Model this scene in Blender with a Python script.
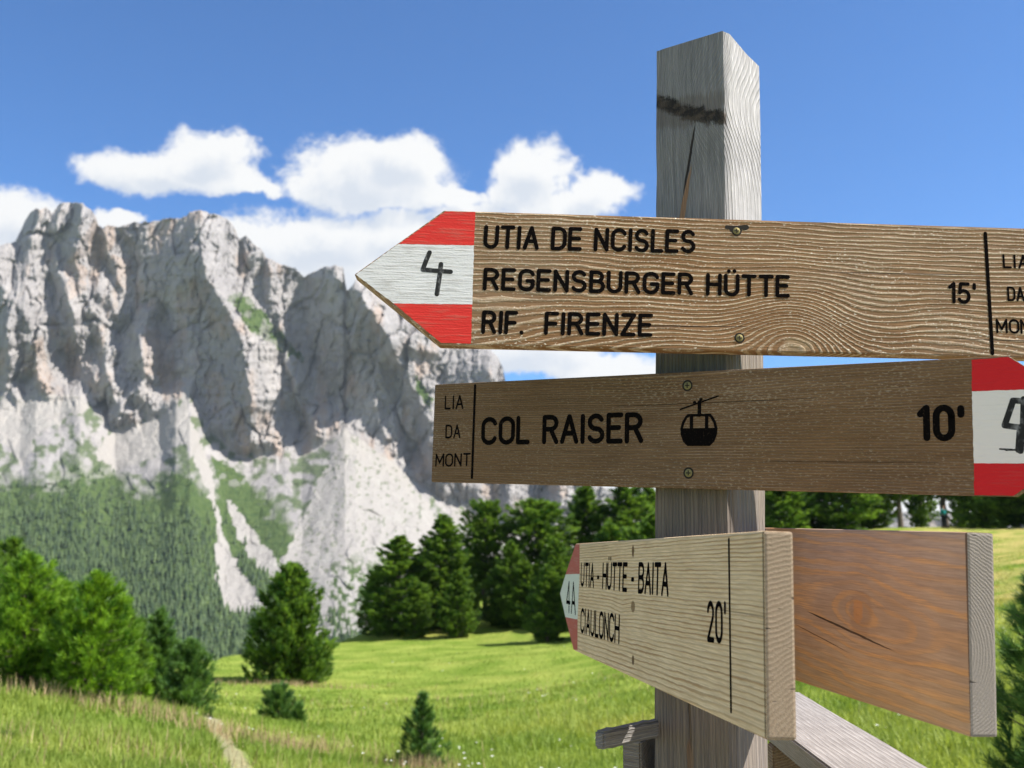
import bpy, bmesh, math, random
import numpy as np
from mathutils import Vector, Matrix

# ------------------------------------------------------------------ scene, camera, light
sc = bpy.context.scene
for o in list(bpy.data.objects):
    bpy.data.objects.remove(o)
COL = sc.collection
CAM_H = 1.6
FPX = 1000.0
PITCH = math.atan((525 - 384) / FPX)

cd = bpy.data.cameras.new('camera')
cam = bpy.data.objects.new('camera', cd)
COL.objects.link(cam)
cam.location = (0, 0, CAM_H)
cam.rotation_euler = (math.pi / 2 + PITCH, 0, 0)
cd.sensor_width = 36.0
cd.lens = 36.0 * FPX / 1024.0
cd.clip_start = 0.05
cd.clip_end = 60000
cd.dof.use_dof = True
cd.dof.focus_distance = 1.02
cd.dof.aperture_fstop = 11.5
sc.camera = cam

SUN_EL = math.radians(49)
SUN_AZ = math.radians(99)          # clockwise from the view direction (+Y)
sun_dir = Vector((math.sin(SUN_AZ) * math.cos(SUN_EL), math.cos(SUN_AZ) * math.cos(SUN_EL), math.sin(SUN_EL)))
sd = bpy.data.lights.new('sun', 'SUN')
sd.energy = 5.0
sd.angle = math.radians(0.5)
sd.color = (1.0, 0.955, 0.89)
sun = bpy.data.objects.new('sun', sd)
COL.objects.link(sun)
sun.rotation_euler = sun_dir.to_track_quat('Z', 'Y').to_euler()

sc.view_settings.view_transform = 'Standard'
sc.view_settings.look = 'None'
sc.view_settings.exposure = 0.95
sc.view_settings.gamma = 1.0
sc.view_settings.use_curve_mapping = False
sc.cycles.max_bounces = 6
sc.cycles.diffuse_bounces = 3
sc.cycles.transparent_max_bounces = 4
sc.cycles.use_denoising = True


# ------------------------------------------------------------------ node helper
class G:
    """Small wrapper that writes node maths as expressions."""
    def __init__(s, nt):
        s.nt = nt

    def n(s, t, **kw):
        nd = s.nt.nodes.new(t)
        for k, v in kw.items():
            setattr(nd, k, v)
        return nd

    def put(s, sock, v):
        if isinstance(v, V):
            s.nt.links.new(v.s, sock)
        elif isinstance(v, bpy.types.NodeSocket):
            s.nt.links.new(v, sock)
        elif isinstance(v, (tuple, list)) and len(v) == 3 and sock.type == 'RGBA':
            sock.default_value = (*v, 1)
        else:
            sock.default_value = v

    def m(s, op, *a, clamp=False):
        nd = s.n('ShaderNodeMath', operation=op, use_clamp=clamp)
        for i, v in enumerate(a):
            s.put(nd.inputs[i], v)
        return V(s, nd.outputs[0])

    def xyz(s, vec):
        nd = s.n('ShaderNodeSeparateXYZ')
        s.put(nd.inputs[0], vec)
        return [V(s, nd.outputs[i]) for i in range(3)]

    def comb(s, x, y, z):
        nd = s.n('ShaderNodeCombineXYZ')
        for i, v in enumerate((x, y, z)):
            s.put(nd.inputs[i], v)
        return V(s, nd.outputs[0])

    def noise(s, vec, scale=1.0, detail=2.0, rough=0.5, dist=0.0):
        nd = s.n('ShaderNodeTexNoise')
        s.put(nd.inputs['Vector'], vec)
        nd.inputs['Scale'].default_value = scale
        nd.inputs['Detail'].default_value = detail
        nd.inputs['Roughness'].default_value = rough
        nd.inputs['Distortion'].default_value = dist
        return V(s, nd.outputs['Fac'])

    def ss(s, x, a, b):
        nd = s.n('ShaderNodeMapRange', interpolation_type='SMOOTHSTEP')
        s.put(nd.inputs[0], x)
        s.put(nd.inputs[1], a)
        s.put(nd.inputs[2], b)
        nd.inputs[3].default_value = 0
        nd.inputs[4].default_value = 1
        return V(s, nd.outputs[0])

    def mix(s, f, a, b, mode='MIX'):
        nd = s.n('ShaderNodeMix', data_type='RGBA', blend_type=mode)
        s.put(nd.inputs[0], f)
        s.put(nd.inputs[6], a)
        s.put(nd.inputs[7], b)
        return V(s, nd.outputs[2])

    def bump(s, h, dist=0.001, strength=1.0):
        nd = s.n('ShaderNodeBump')
        nd.inputs['Strength'].default_value = strength
        nd.inputs['Distance'].default_value = dist
        s.put(nd.inputs['Height'], h)
        return V(s, nd.outputs[0])


class V:
    def __init__(s, g, sock):
        s.g = g
        s.s = sock
    def __add__(s, o): return s.g.m('ADD', s, o)
    __radd__ = __add__
    def __mul__(s, o): return s.g.m('MULTIPLY', s, o)
    __rmul__ = __mul__
    def __sub__(s, o): return s.g.m('SUBTRACT', s, o)
    def __rsub__(s, o): return s.g.m('SUBTRACT', o, s)
    def __truediv__(s, o): return s.g.m('DIVIDE', s, o)


def new_mat(name):
    m = bpy.data.materials.new(name)
    m.use_nodes = True
    nt = m.node_tree
    b = nt.nodes['Principled BSDF']
    b.inputs['Roughness'].default_value = 0.8
    b.inputs['Specular IOR Level'].default_value = 0.25
    return m, G(nt), b


def obj_coord(g):
    return V(g, g.n('ShaderNodeTexCoord').outputs['Object'])


def pos_coord(g):
    return V(g, g.n('ShaderNodeNewGeometry').outputs['Position'])


# ------------------------------------------------------------------ pixel rays (used once, to survey the place)
_c, _s = math.cos(PITCH), math.sin(PITCH)


def ray(px, py):
    a, b = (px - 512) / FPX, -(py - 384) / FPX
    return np.array([a, _c - b * _s, _s + b * _c])


def pt(px, py, D):
    """World point seen at a pixel, at forward distance D."""
    r = ray(px, py)
    return r / r[1] * D + np.array([0, 0, CAM_H])


# ------------------------------------------------------------------ world: sky and clouds
w = bpy.data.worlds.new('World')
sc.world = w
w.use_nodes = True
nt = w.node_tree
nt.nodes.clear()
g = G(nt)
sky = g.n('ShaderNodeTexSky', sky_type='NISHITA')
sky.sun_disc = False
sky.sun_elevation = SUN_EL
sky.sun_rotation = SUN_AZ
sky.altitude = 2100
sky.air_density = 1.0
sky.dust_density = 0.6
sky.ozone_density = 2.5
SKY_STRENGTH = 0.084
tcw = V(g, g.n('ShaderNodeTexCoord').outputs['Generated'])
dx, dy, dz = g.xyz(tcw)
az = g.m('ARCTAN2', dx, dy)
el = g.m('ARCSINE', dz)


def azel(px, py):
    r = ray(px, py)
    r = r / np.linalg.norm(r)
    return math.atan2(r[0], r[1]), math.asin(r[2])


blobs = [(180, 166, 78, 22), (212, 152, 50, 22), (130, 172, 45, 24), (236, 184, 34, 17),
         (365, 176, 90, 36), (326, 186, 46, 20), (398, 162, 46, 26), (428, 192, 34, 16), (372, 198, 70, 14),
         (533, 170, 48, 34), (512, 190, 38, 26), (592, 194, 38, 24), (556, 205, 80, 24),
         (330, 240, 95, 30), (415, 232, 80, 26), (268, 238, 45, 22), (480, 225, 60, 25),
         (300, 268, 70, 24), (400, 275, 110, 34), (470, 300, 130, 40), (560, 300, 100, 40),
         (565, 366, 95, 20), (520, 350, 100, 30), (610, 375, 60, 12),
         (262, 192, 26, 9), (456, 198, 36, 13), (14, 216, 56, 28), (-30, 235, 90, 40), (118, 222, 24, 9), (-120, 215, 70, 35),
         (60, 290, 200, 60), (700, 480, 200, 26), (960, 505, 150, 16), (1150, 470, 120, 40),
         (-300, 200, 120, 45), (1350, 330, 120, 40)]
warp = g.noise(tcw, 12.0, 5, 0.6)
warp2 = g.noise(g.comb(dx + 3.7, dy, dz * 1.3), 12.0, 5, 0.6)
a_w = az + (warp - 0.5) * 0.075
e_w = el + (warp2 - 0.5) * 0.06


def puffs(aw, ew):
    q = None
    for (bx, by, rx, ry) in blobs:
        ca, ce = azel(bx, by)
        ux = (aw - ca) * (1000.0 / rx)
        uy = (ew - ce) * (1000.0 / ry)
        d = 1.0 - g.m('SQRT', ux * ux + uy * uy)
        q = d if q is None else g.m('SMOOTH_MAX', q, d, 0.25)
    return q


q = puffs(a_w, e_w)
q_up = puffs(a_w + 0.010, e_w + 0.020)      # how much cloud lies between here and the sun
fine = g.noise(tcw, 30.0, 9, 0.62, 0.4)
finer = g.noise(tcw, 110.0, 4, 0.6)
qq = q + (fine - 0.5) * 1.1 + (finer - 0.5) * 0.18
# broken cumulus added behind the viewer, out of view, as neutral fill light
back = g.noise(tcw, 2.6, 5, 0.6)
qb = (back - 0.50) * 5.0 * (1.0 - g.ss(dy, -0.15, 0.12)) * g.ss(dz, 0.02, 0.12) + (g.ss(dy, -0.15, 0.12) * -3.0)
qq = g.m('MAXIMUM', qq, qb)
alpha = g.ss(qq, -0.10, 0.32)
# billow relief: lit from above right
off = g.comb(dx + 0.011, dy, dz + 0.013)
fine2 = g.noise(off, 30.0, 9, 0.62, 0.4)
relief = 1.0 - g.ss(q_up + (fine2 - 0.5) * 0.9 - (fine - 0.5) * 0.5, 0.12, 0.85) * 0.75
thick = g.ss(qq, 0.1, 0.9)
ccol = g.mix(relief, (0.66, 0.73, 0.84), (1.02, 1.02, 1.01))
bg1 = g.n('ShaderNodeBackground')
# a polarised mountain sky: slightly deeper blue than the raw model
skc = g.mix(1.0, sky.outputs[0], (0.47, 0.84, 1.18), 'MULTIPLY')
nt.links.new(skc.s, bg1.inputs[0])
bg1.inputs[1].default_value = SKY_STRENGTH
bg2 = g.n('ShaderNodeBackground')
nt.links.new(ccol.s, bg2.inputs[0])
bg2.inputs[1].default_value = 0.50
mx = g.n('ShaderNodeMixShader')
nt.links.new(alpha.s, mx.inputs[0])
nt.links.new(bg1.outputs[0], mx.inputs[1])
nt.links.new(bg2.outputs[0], mx.inputs[2])
wo = g.n('ShaderNodeOutputWorld')
nt.links.new(mx.outputs[0], wo.inputs[0])


# ------------------------------------------------------------------ object helpers
def tag(o, label=None, cat=None, group=None, kind=None):
    if label: o['label'] = label
    if cat: o['category'] = cat
    if group: o['group'] = group
    if kind: o['kind'] = kind
    return o


def link(name, me, parent=None, mats=()):
    o = bpy.data.objects.new(name, me)
    COL.objects.link(o)
    if parent is not None:
        o.parent = parent
    if me is not None and mats:
        for m in (mats if isinstance(mats, (list, tuple)) else [mats]):
            me.materials.append(m)
    return o


def np_mesh(name, verts, faces, smooth=False):
    """faces: (n,3) or (n,4) int array"""
    me = bpy.data.meshes.new(name)
    verts = np.asarray(verts, np.float32)
    faces = np.asarray(faces, np.int32)
    k = faces.shape[1]
    me.vertices.add(len(verts))
    me.vertices.foreach_set('co', verts.ravel())
    me.loops.add(faces.size)
    me.loops.foreach_set('vertex_index', faces.ravel())
    me.polygons.add(len(faces))
    me.polygons.foreach_set('loop_start', np.arange(0, faces.size, k, dtype=np.int32))
    if smooth:
        me.polygons.foreach_set('use_smooth', np.ones(len(faces), bool))
    me.update()
    me.validate()
    return me


def set_attr(me, name, arr):
    arr = np.asarray(arr, np.float32)
    if arr.ndim == 1:
        a = me.attributes.new(name, 'FLOAT', 'POINT')
        a.data.foreach_set('value', arr)
    else:
        a = me.attributes.new(name, 'FLOAT_COLOR', 'POINT')
        if arr.shape[1] == 3:
            arr = np.hstack([arr, np.ones((len(arr), 1), np.float32)])
        a.data.foreach_set('color', np.ascontiguousarray(arr).ravel())


def bm_obj(name, bm, mats, parent=None, smooth=False):
    me = bpy.data.meshes.new(name)
    bm.normal_update()
    bm.to_mesh(me)
    bm.free()
    if smooth:
        for p in me.polygons: p.use_smooth = True
    return link(name, me, parent, mats)


def hsh(ix, iy, seed):
    h = (ix.astype(np.int64) * 374761393 + iy.astype(np.int64) * 668265263 + seed * 974634777) & 0x7fffffff
    h = ((h ^ (h >> 13)) * 1274126177) & 0x7fffffff
    return ((h ^ (h >> 16)) & 0xffff) / 65535.0


def vnoise(x, y, seed=0):
    x0 = np.floor(x); y0 = np.floor(y)
    fx = x - x0; fy = y - y0
    fx = fx * fx * (3 - 2 * fx); fy = fy * fy * (3 - 2 * fy)
    a = hsh(x0, y0, seed); b = hsh(x0 + 1, y0, seed); c = hsh(x0, y0 + 1, seed); d = hsh(x0 + 1, y0 + 1, seed)
    return (a + (b - a) * fx) * (1 - fy) + (c + (d - c) * fx) * fy


def fbm(x, y, oct=4, seed=0, gain=0.5):
    t = 0; a = 1; n = 0
    for i in range(oct):
        t = t + a * vnoise(x, y, seed + i * 17); n += a
        x = x * 2.03 + 5.1; y = y * 2.03 + 1.7; a *= gain
    return t / n


def ridged(x, y, oct=4, seed=0, gain=0.5):
    t = 0; a = 1; n = 0
    for i in range(oct):
        t = t + a * (1 - np.abs(2 * vnoise(x, y, seed + i * 17) - 1)); n += a
        x = x * 2.03 + 5.1; y = y * 2.03 + 1.7; a *= gain
    return t / n


# ------------------------------------------------------------------ meadow terrain
CTRL = [(0, 692, 11), (60, 696, 11), (130, 702, 11), (200, 734, 10.6), (236, 752, 10),
        (0, 768, 7), (120, 768, 7.2), (200, 775, 8),
        (-160, 680, 12), (-160, 768, 7),
        (195, 712, 15.5), (120, 690, 17), (0, 680, 18), (250, 752, 11.5), (228, 724, 14),
        (283, 724, 17), (262, 700, 24), (291, 683, 36), (235, 657, 50), (340, 641, 62), (400, 631, 64),
        (470, 626, 63), (600, 626, 58), (560, 650, 44), (650, 676, 28), (500, 700, 22), (425, 776, 10.5),
        (350, 748, 13.5), (550, 742, 13), (640, 775, 10), (690, 606, 58), (690, 640, 40),
        (760, 545, 66), (1010, 533, 62), (1010, 560, 40), (1010, 600, 22), (1000, 650, 13), (850, 700, 11),
        (900, 742, 8.5), (850, 555, 60), (850, 620, 24), (1250, 520, 60), (1250, 600, 22), (1250, 680, 9),
        (0, 668, 40), (-200, 668, 40), (120, 664, 48), (-200, 668, 64), (0, 668, 64)]
cp = np.array([pt(*c) for c in CTRL])
extra = []
for a_ in range(0, 360, 30):
    if 60 <= a_ <= 300:
        for r_ in (8, 30, 70):
            extra.append((r_ * math.sin(math.radians(a_)), r_ * math.cos(math.radians(a_)), 0.2))
extra += [(0, 0, 0), (0.3, 1.2, 0), (1.5, 2, 0), (-1.5, 2, -0.05), (0, 4.5, -0.25), (2.2, 4.2, -0.1), (-3, 4, 0.0),
          (-2.6, 6.3, -0.1)]
cp = np.vstack([cp, np.array(extra)])


def _phi(r2):
    return 0.5 * r2 * np.log(r2 + 1e-9)


_xy = cp[:, :2] / 10.0
_K = _phi(((_xy[:, None] - _xy[None]) ** 2).sum(-1)) + np.eye(len(cp)) * 0.02
_P = np.hstack([np.ones((len(cp), 1)), _xy])
_A = np.block([[_K, _P], [_P.T, np.zeros((3, 3))]])
_W = np.linalg.solve(_A, np.concatenate([cp[:, 2], np.zeros(3)]))


def ground_z(x, y):
    x = np.atleast_1d(np.asarray(x, float)); y = np.atleast_1d(np.asarray(y, float))
    r = np.hypot(x, y)
    k = np.minimum(1, 72.0 / np.maximum(r, 1e-6))
    xc = x * k; yc = y * k
    out = np.empty(len(x))
    for i in range(0, len(x), 40000):
        q_ = np.stack([xc[i:i + 40000], yc[i:i + 40000]], 1) / 10.0
        K = _phi(((q_[:, None] - _xy[None]) ** 2).sum(-1))
        out[i:i + 40000] = K @ _W[:-3] + _W[-3] + q_ @ _W[-2:]
    amp = np.clip((r - 3) / 12, 0, 1) * np.clip((400 - r) / 300, 0, 1)
    out += amp * ((fbm(x / 4.5, y / 4.5, 3, 5) - 0.5) * 0.34 + (fbm(x / 1.1, y / 1.1, 2, 9) - 0.5) * 0.08)
    ang = np.degrees(np.arctan2(x, y))
    edge = np.interp(ang, [-60, -30, -16, -10, -5, 5, 20], [46, 46, 50, 62, 74, 76, 86])
    fall = np.maximum(0, r - edge)
    # beyond the meadow the ground drops into the valley
    out -= np.minimum(fall * 0.45, 165 + 0 * fall) * np.clip((150 - np.abs(ang)) / 30, 0, 1)
    return out


angs = np.concatenate([np.arange(-180, -46, 4.0), np.arange(-46, 46, 0.3), np.arange(46, 180, 4.0)])
rads = np.concatenate([[0.0], 0.5 * 1.022 ** np.arange(0, 330), [800, 1200, 2000, 3500, 6000, 9000]])
rads = np.unique(np.round(rads, 4))
rads = np.concatenate([rads[rads < 420], [500, 800, 1200, 2000, 3200]])
AA, RR = np.meshgrid(np.radians(angs), rads)
gx = (RR * np.sin(AA)).ravel(); gy = (RR * np.cos(AA)).ravel()
gz = ground_z(gx, gy)
na, nr = len(angs), len(rads)
ii = np.arange(na); jj = np.arange(nr - 1)
I, J = np.meshgrid(ii, jj)
I2 = (I + 1) % na
fc = np.stack([J * na + I, J * na + I2, (J + 1) * na + I2, (J + 1) * na + I], -1).reshape(-1, 4)


def grass_colour(g, p, blade=None):
    """shared colour of turf and blades, by place in the meadow"""
    x, y, z = g.xyz(p)
    pv = g.comb(x, y, 0.0)
    n1 = g.noise(pv, 0.11, 4, 0.55)
    n2 = g.noise(pv, 0.45, 4, 0.6)
    n3 = g.noise(g.comb(x * 0.25, y, 0.0), 0.9, 3, 0.6)
    c = g.mix(g.ss(n2, 0.3, 0.7), (0.172, 0.258, 0.042), (0.325, 0.385, 0.090))
    c = g.mix(g.ss(n1, 0.52, 0.75) * 0.65, c, (0.40, 0.36, 0.11))
    c = g.mix(g.ss(n3, 0.5, 0.75) * 0.7, c, (0.120, 0.200, 0.028))
    # sun-dried hillside to the right
    dry = g.ss(x / (y + 3.0), 0.30, 0.48) * g.ss(y, 12.0, 24.0) * g.ss(n2, 0.36, 0.6)
    c = g.mix(dry * 0.8, c, (0.52, 0.41, 0.17))
    return c


gm, g, b = new_mat('meadow_turf')
p = pos_coord(g)
c = grass_colour(g, p)
px_, py_, pz_ = g.xyz(p)
# trodden footpath of pale earth
u = g.noise(p, 0.8, 2)
cx_path = -2.39 + (py_ - 9.0) * -0.345 + (u - 0.5) * 0.3
dpath = g.m('ABSOLUTE', px_ - cx_path)
pm = (1.0 - g.ss(dpath, 0.06, 0.16)) * g.ss(py_, 6.0, 7.0) * (1.0 - g.ss(py_, 15.0, 17.0))
c = g.mix(pm * 0.75, c, (0.40, 0.34, 0.25))
# pale earth added round the signpost, out of view, for neutral bounce light
rr_ = g.m('SQRT', px_ * px_ + py_ * py_)
c = g.mix(1.0 - g.ss(rr_ + (u - 0.5) * 1.5, 3.2, 4.4), c, (0.40, 0.335, 0.27))
fn = g.noise(p, 14.0, 4, 0.7)
c = g.mix(1.0, c, g.mix(fn, (0.55, 0.6, 0.5), (1.35, 1.3, 1.2)), 'MULTIPLY')
g.put(b.inputs['Base Color'], c)
b.inputs['Roughness'].default_value = 1.0
b.inputs['Specular IOR Level'].default_value = 0.0
g.put(b.inputs['Normal'], g.bump(g.noise(p, 5.0, 5, 0.7), 0.25, 0.8))
meadow = link('ground', np_mesh('ground', np.stack([gx, gy, gz], 1), fc, True), None, gm)
tag(meadow, kind='structure')


def gz1(x, y):
    return float(ground_z([x], [y])[0])


# ------------------------------------------------------------------ mountain
GX = np.arange(-260, 701, 1.0)
GY = np.arange(180, 671, 1.0)
MX, MY = np.meshgrid(GX, GY)


def inpoly(X, Y, poly):
    r = np.zeros(X.shape, bool)
    n = len(poly)
    j = n - 1
    for i in range(n):
        xi, yi = poly[i]; xj, yj = poly[j]
        if yi != yj:
            cnd = ((yi > Y) != (yj > Y)) & (X < (xj - xi) * (Y - yi) / (yj - yi) + xi)
            r ^= cnd
        j = i
    return r


def gblur(A, sx, sy):
    def one(A, s, ax):
        if s <= 0: return A
        k = int(3 * s) + 1
        t = np.arange(-k, k + 1)
        w_ = np.exp(-0.5 * (t / s) ** 2); w_ /= w_.sum()
        n = A.shape[ax]
        pad = [(0, 0), (0, 0)]; pad[ax] = (k, k)
        B = np.pad(A, pad, mode='reflect' if k < n else 'edge')
        L = B.shape[ax]
        F = np.fft.rfft(B, n=L + 2 * k, axis=ax)
        H = np.fft.rfft(w_, n=L + 2 * k)
        F = F * (H[None, :] if ax == 1 else H[:, None])
        R = np.fft.irfft(F, n=L + 2 * k, axis=ax)
        sl = [slice(None)] * 2; sl[ax] = slice(2 * k, 2 * k + n)
        return R[tuple(sl)]
    return one(one(A, sx, 1), sy, 0)


WXn = MX + (fbm(MX / 9, MY / 9, 3, 31) - 0.5) * 9
WYn = MY + (fbm(MX / 9, MY / 9, 3, 47) - 0.5) * 9

SHADE = [  # faces turned away to the left, with how strongly they turn
    (1.3, [(57, 322), (68, 345), (72, 372), (78, 393), (95, 412), (114, 430), (128, 426), (123, 410), (109, 398), (107, 370), (113, 345), (97, 332), (93, 343), (85, 352), (82, 370), (75, 350), (70, 325)]),
    (1.3, [(59, 204), (48, 232), (46, 260), (52, 282), (50, 290), (58, 310), (66, 322), (73, 322), (66, 300), (68, 285), (48, 270), (50, 240), (53, 225), (60, 212)]),
    (1.2, [(72, 200), (79, 200), (79, 230), (81, 241), (70, 257), (62, 257), (58, 243), (67, 230), (70, 223)]),
    (1.3, [(12, 238), (22, 226), (30, 210), (38, 208), (35, 228), (28, 240), (25, 250), (15, 245)]),
    (1.5, [(100, 226), (105, 238), (112, 265), (120, 288), (108, 270), (101, 245)]),
    (0.45, [(118, 228), (135, 245), (160, 240), (165, 222), (190, 213), (200, 208), (198, 250), (204, 277), (195, 300), (165, 308), (150, 305), (140, 300), (133, 290), (132, 262), (124, 250)]),
    (1.05, [(165, 306), (195, 298), (206, 278), (214, 283), (230, 310), (238, 335), (245, 350), (250, 390), (250, 410), (235, 412), (225, 425), (222, 435), (214, 432), (205, 418), (190, 400), (172, 385), (171, 365), (170, 340), (163, 322)]),
    (1.4, [(137, 316), (127, 330), (118, 345), (112, 360), (112, 372), (135, 372), (143, 378), (140, 350), (137, 335)]),
    (1.2, [(93, 272), (102, 277), (100, 300), (97, 307), (88, 285)]),
    (1.2, [(104, 300), (112, 298), (114, 318), (106, 322), (101, 310)]),
    (1.05, [(304, 276), (318, 268), (330, 266), (335, 300), (345, 288), (357, 275), (364, 300), (378, 320), (390, 345), (400, 370), (412, 385), (415, 400), (425, 420), (425, 460), (405, 435), (390, 400), (383, 372), (375, 380), (376, 400), (380, 420), (385, 440), (370, 440), (350, 425), (335, 400), (315, 370), (308, 345), (303, 320)]),
    (1.2, [(408, 345), (430, 350), (445, 356), (492, 350), (490, 385), (470, 420), (433, 480), (415, 470), (412, 430), (400, 385)]),
    (1.2, [(455, 480), (467, 470), (470, 510), (458, 505)]),
    (1.2, [(493, 480), (507, 470), (510, 525), (498, 510)]),
    (1.3, [(297, 410), (313, 400), (318, 440), (305, 437), (300, 445)]),
    (1.2, [(283, 352), (292, 355), (292, 385), (300, 405), (295, 395), (287, 380)]),
    (1.2, [(-5, 285), (12, 295), (15, 310), (10, 325), (5, 370), (8, 400), (-5, 395)]),
    (1.2, [(25, 385), (38, 370), (42, 405), (28, 402)]),
    (1.3, [(241, 233), (246, 234), (248, 258), (244, 272), (240, 252)]),
    (1.2, [(263, 262), (268, 262), (268, 300), (278, 330), (284, 345), (275, 330), (264, 300)]),
    (1.2, [(128, 400), (134, 384), (146, 405), (160, 414), (150, 424), (136, 416)]),
    (1.2, [(290, 455), (299, 450), (302, 480), (296, 497), (291, 470)]),
    (1.2, [(219, 430), (226, 438), (236, 460), (230, 458), (220, 446)]),
    (1.3, [(-40, 250), (-22, 240), (-10, 300), (-22, 380), (-42, 330)]),
    (1.3, [(-100, 270), (-80, 250), (-72, 320), (-88, 390), (-112, 330)]),
    (1.3, [(-180, 290), (-150, 280), (-140, 350), (-160, 400), (-185, 350)]),
    (1.2, [(540, 430), (560, 440), (560, 500), (545, 520), (538, 470)]),
]
SKY = [(-260, 330), (-180, 285), (-120, 262), (-60, 240), (-20, 243), (0, 246), (15, 241), (22, 228), (30, 213), (35, 209), (48, 208), (53, 212),
       (60, 204), (68, 202), (83, 203), (92, 211), (96, 217), (98, 225), (103, 229), (108, 226), (118, 226), (130, 223), (150, 221),
       (165, 219), (180, 217), (186, 216), (190, 211), (200, 211), (215, 214), (227, 219), (233, 224), (238, 236), (240, 238), (246, 236), (252, 242),
       (262, 249), (267, 258), (276, 262), (281, 264), (294, 268), (301, 274), (304, 277), (310, 273), (318, 271), (323, 268), (332, 266),
       (343, 266), (345, 280), (347, 291), (352, 286), (356, 279), (365, 278), (385, 284), (405, 298), (440, 318), (470, 335), (490, 350),
       (498, 358), (503, 370), (506, 384), (520, 400), (545, 424), (570, 455), (592, 482), (620, 494), (660, 500), (720, 506), (900, 512), (1300, 518)]
BASE = [(-260, 420), (-100, 410), (0, 402), (20, 405), (36, 398), (60, 404), (80, 398), (92, 412), (115, 432), (135, 425), (160, 418), (176, 400), (190, 398), (205, 425), (225, 452),
        (250, 458), (285, 452), (302, 455), (318, 446), (345, 432), (356, 436), (400, 468), (425, 485), (445, 503), (470, 512), (520, 530), (600, 545), (700, 560), (1300, 560)]
sx_, sy_ = np.array(SKY, float).T
bx_, by_ = np.array(BASE, float).T


def cliff_line(x):
    return np.interp(x, bx_, by_)


def cliff_base(x):
    return np.interp(x, bx_, by_) + (fbm(x / 9.0, x * 0 + 2.2, 3, 411) - 0.5) * 34 * np.clip((330 - x) / 60, 0.3, 1)


slope = np.full(MX.shape, 1.05)
shade = np.zeros(MX.shape)
for k_, poly in SHADE:
    mk = inpoly(WXn, WYn, poly)
    slope[mk] = -k_ * 1.6
    shade[mk] = 1
below = np.clip((MY - cliff_line(MX)) / 14.0, 0, 1)
slope += (fbm(MX / 7, MY / 16, 3, 71) - 0.5) * 1.0 * (1 - below)
slope *= (1 - below * 0.9)
slope = gblur(slope, 1.0, 1.5)
# the surface whose left-right slope comes closest to that turning of the faces
_g2 = np.concatenate([slope, -slope[:, ::-1]], 1)
_g2 = np.concatenate([_g2, _g2[::-1]], 0)
_kx = 2 * np.pi * np.fft.fftfreq(_g2.shape[1])[None]
_ky = 2 * np.pi * np.fft.fftfreq(_g2.shape[0])[:, None]
_R = np.fft.ifft2(np.fft.fft2(_g2) * (-1j * _kx) / (_kx ** 2 + 0.16 * _ky ** 2 + (1 / 95.0) ** 2)).real
R = _R[:slope.shape[0], :slope.shape[1]] * 1.7 * 0.75


def bil(A, X, Y):
    fx = np.clip(X - GX[0], 0, A.shape[1] - 1.001); fy = np.clip(Y - GY[0], 0, A.shape[0] - 1.001)
    x0 = fx.astype(int); y0 = fy.astype(int); fx = fx - x0; fy = fy - y0
    return (A[y0, x0] * (1 - fx) + A[y0, x0 + 1] * fx) * (1 - fy) + (A[y0 + 1, x0] * (1 - fx) + A[y0 + 1, x0 + 1] * fx) * fy


def base_depth(X, Y):
    cb = cliff_line(X)
    f_ = np.clip((668 - Y) / (668 - cb), 0, 1.2)
    d = 860 + 690 * np.minimum(f_, 1)
    return d + np.maximum(0, cb - Y) * 0.80


def facets(X, Y, sx, sy, seed, gxs, gys, offs, crack=0.0):
    """broken rock: cells of a jittered grid, each a plane with its own tilt, split by cracks"""
    u = X / sx; v = Y / sy
    iu = np.floor(u); iv = np.floor(v)
    best = np.full(X.shape, 9.0); sec = np.full(X.shape, 9.0)
    out = np.zeros(X.shape)
    for du in (-1, 0, 1):
        for dv in (-1, 0, 1):
            cu = iu + du; cv = iv + dv
            pu = cu + hsh(cu, cv, seed); pv = cv + hsh(cu, cv, seed + 1)
            d2 = np.hypot(u - pu, v - pv)
            val = (u - pu) * sx * 1.7 * (hsh(cu, cv, seed + 2) - 0.40) * 2 * gxs + (v - pv) * sy * 1.7 * (hsh(cu, cv, seed + 3) - 0.5) * 2 * gys + (hsh(cu, cv, seed + 4) - 0.5) * offs
            m_ = d2 < best
            sec = np.where(m_, best, np.minimum(sec, d2))
            out = np.where(m_, val, out)
            best = np.where(m_, d2, best)
    if crack:
        out = out + crack * np.clip(1 - (sec - best) / 0.10, 0, 1)
    return out


# crests of the buttresses: (points down the crest, half width in survey units, how far it stands out in metres)
CREST = [([(60, 206), (54, 250), (66, 300), (80, 345), (92, 385)], 15, 17),
         ([(82, 204), (74, 258), (100, 330), (114, 400)], 18, 20),
         ([(150, 306), (141, 345), (146, 380), (122, 402), (112, 430)], 20, 34),
         ([(201, 208), (205, 277), (240, 335), (252, 400), (250, 450)], 36, 46),
         ([(350, 280), (385, 330), (405, 370), (428, 420), (442, 490)], 26, 32),
         ([(378, 366), (390, 405), (398, 455)], 12, 16),
         ([(32, 236), (24, 300), (34, 350), (48, 396)], 24, 24),
         ([(284, 350), (300, 400), (318, 442)], 15, 20),
         ([(268, 262), (272, 300), (290, 345)], 14, 14),
         ([(104, 228), (112, 262), (122, 292)], 12, 12),
         ([(4, 290), (8, 340), (14, 400)], 12, 14)]


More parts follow.
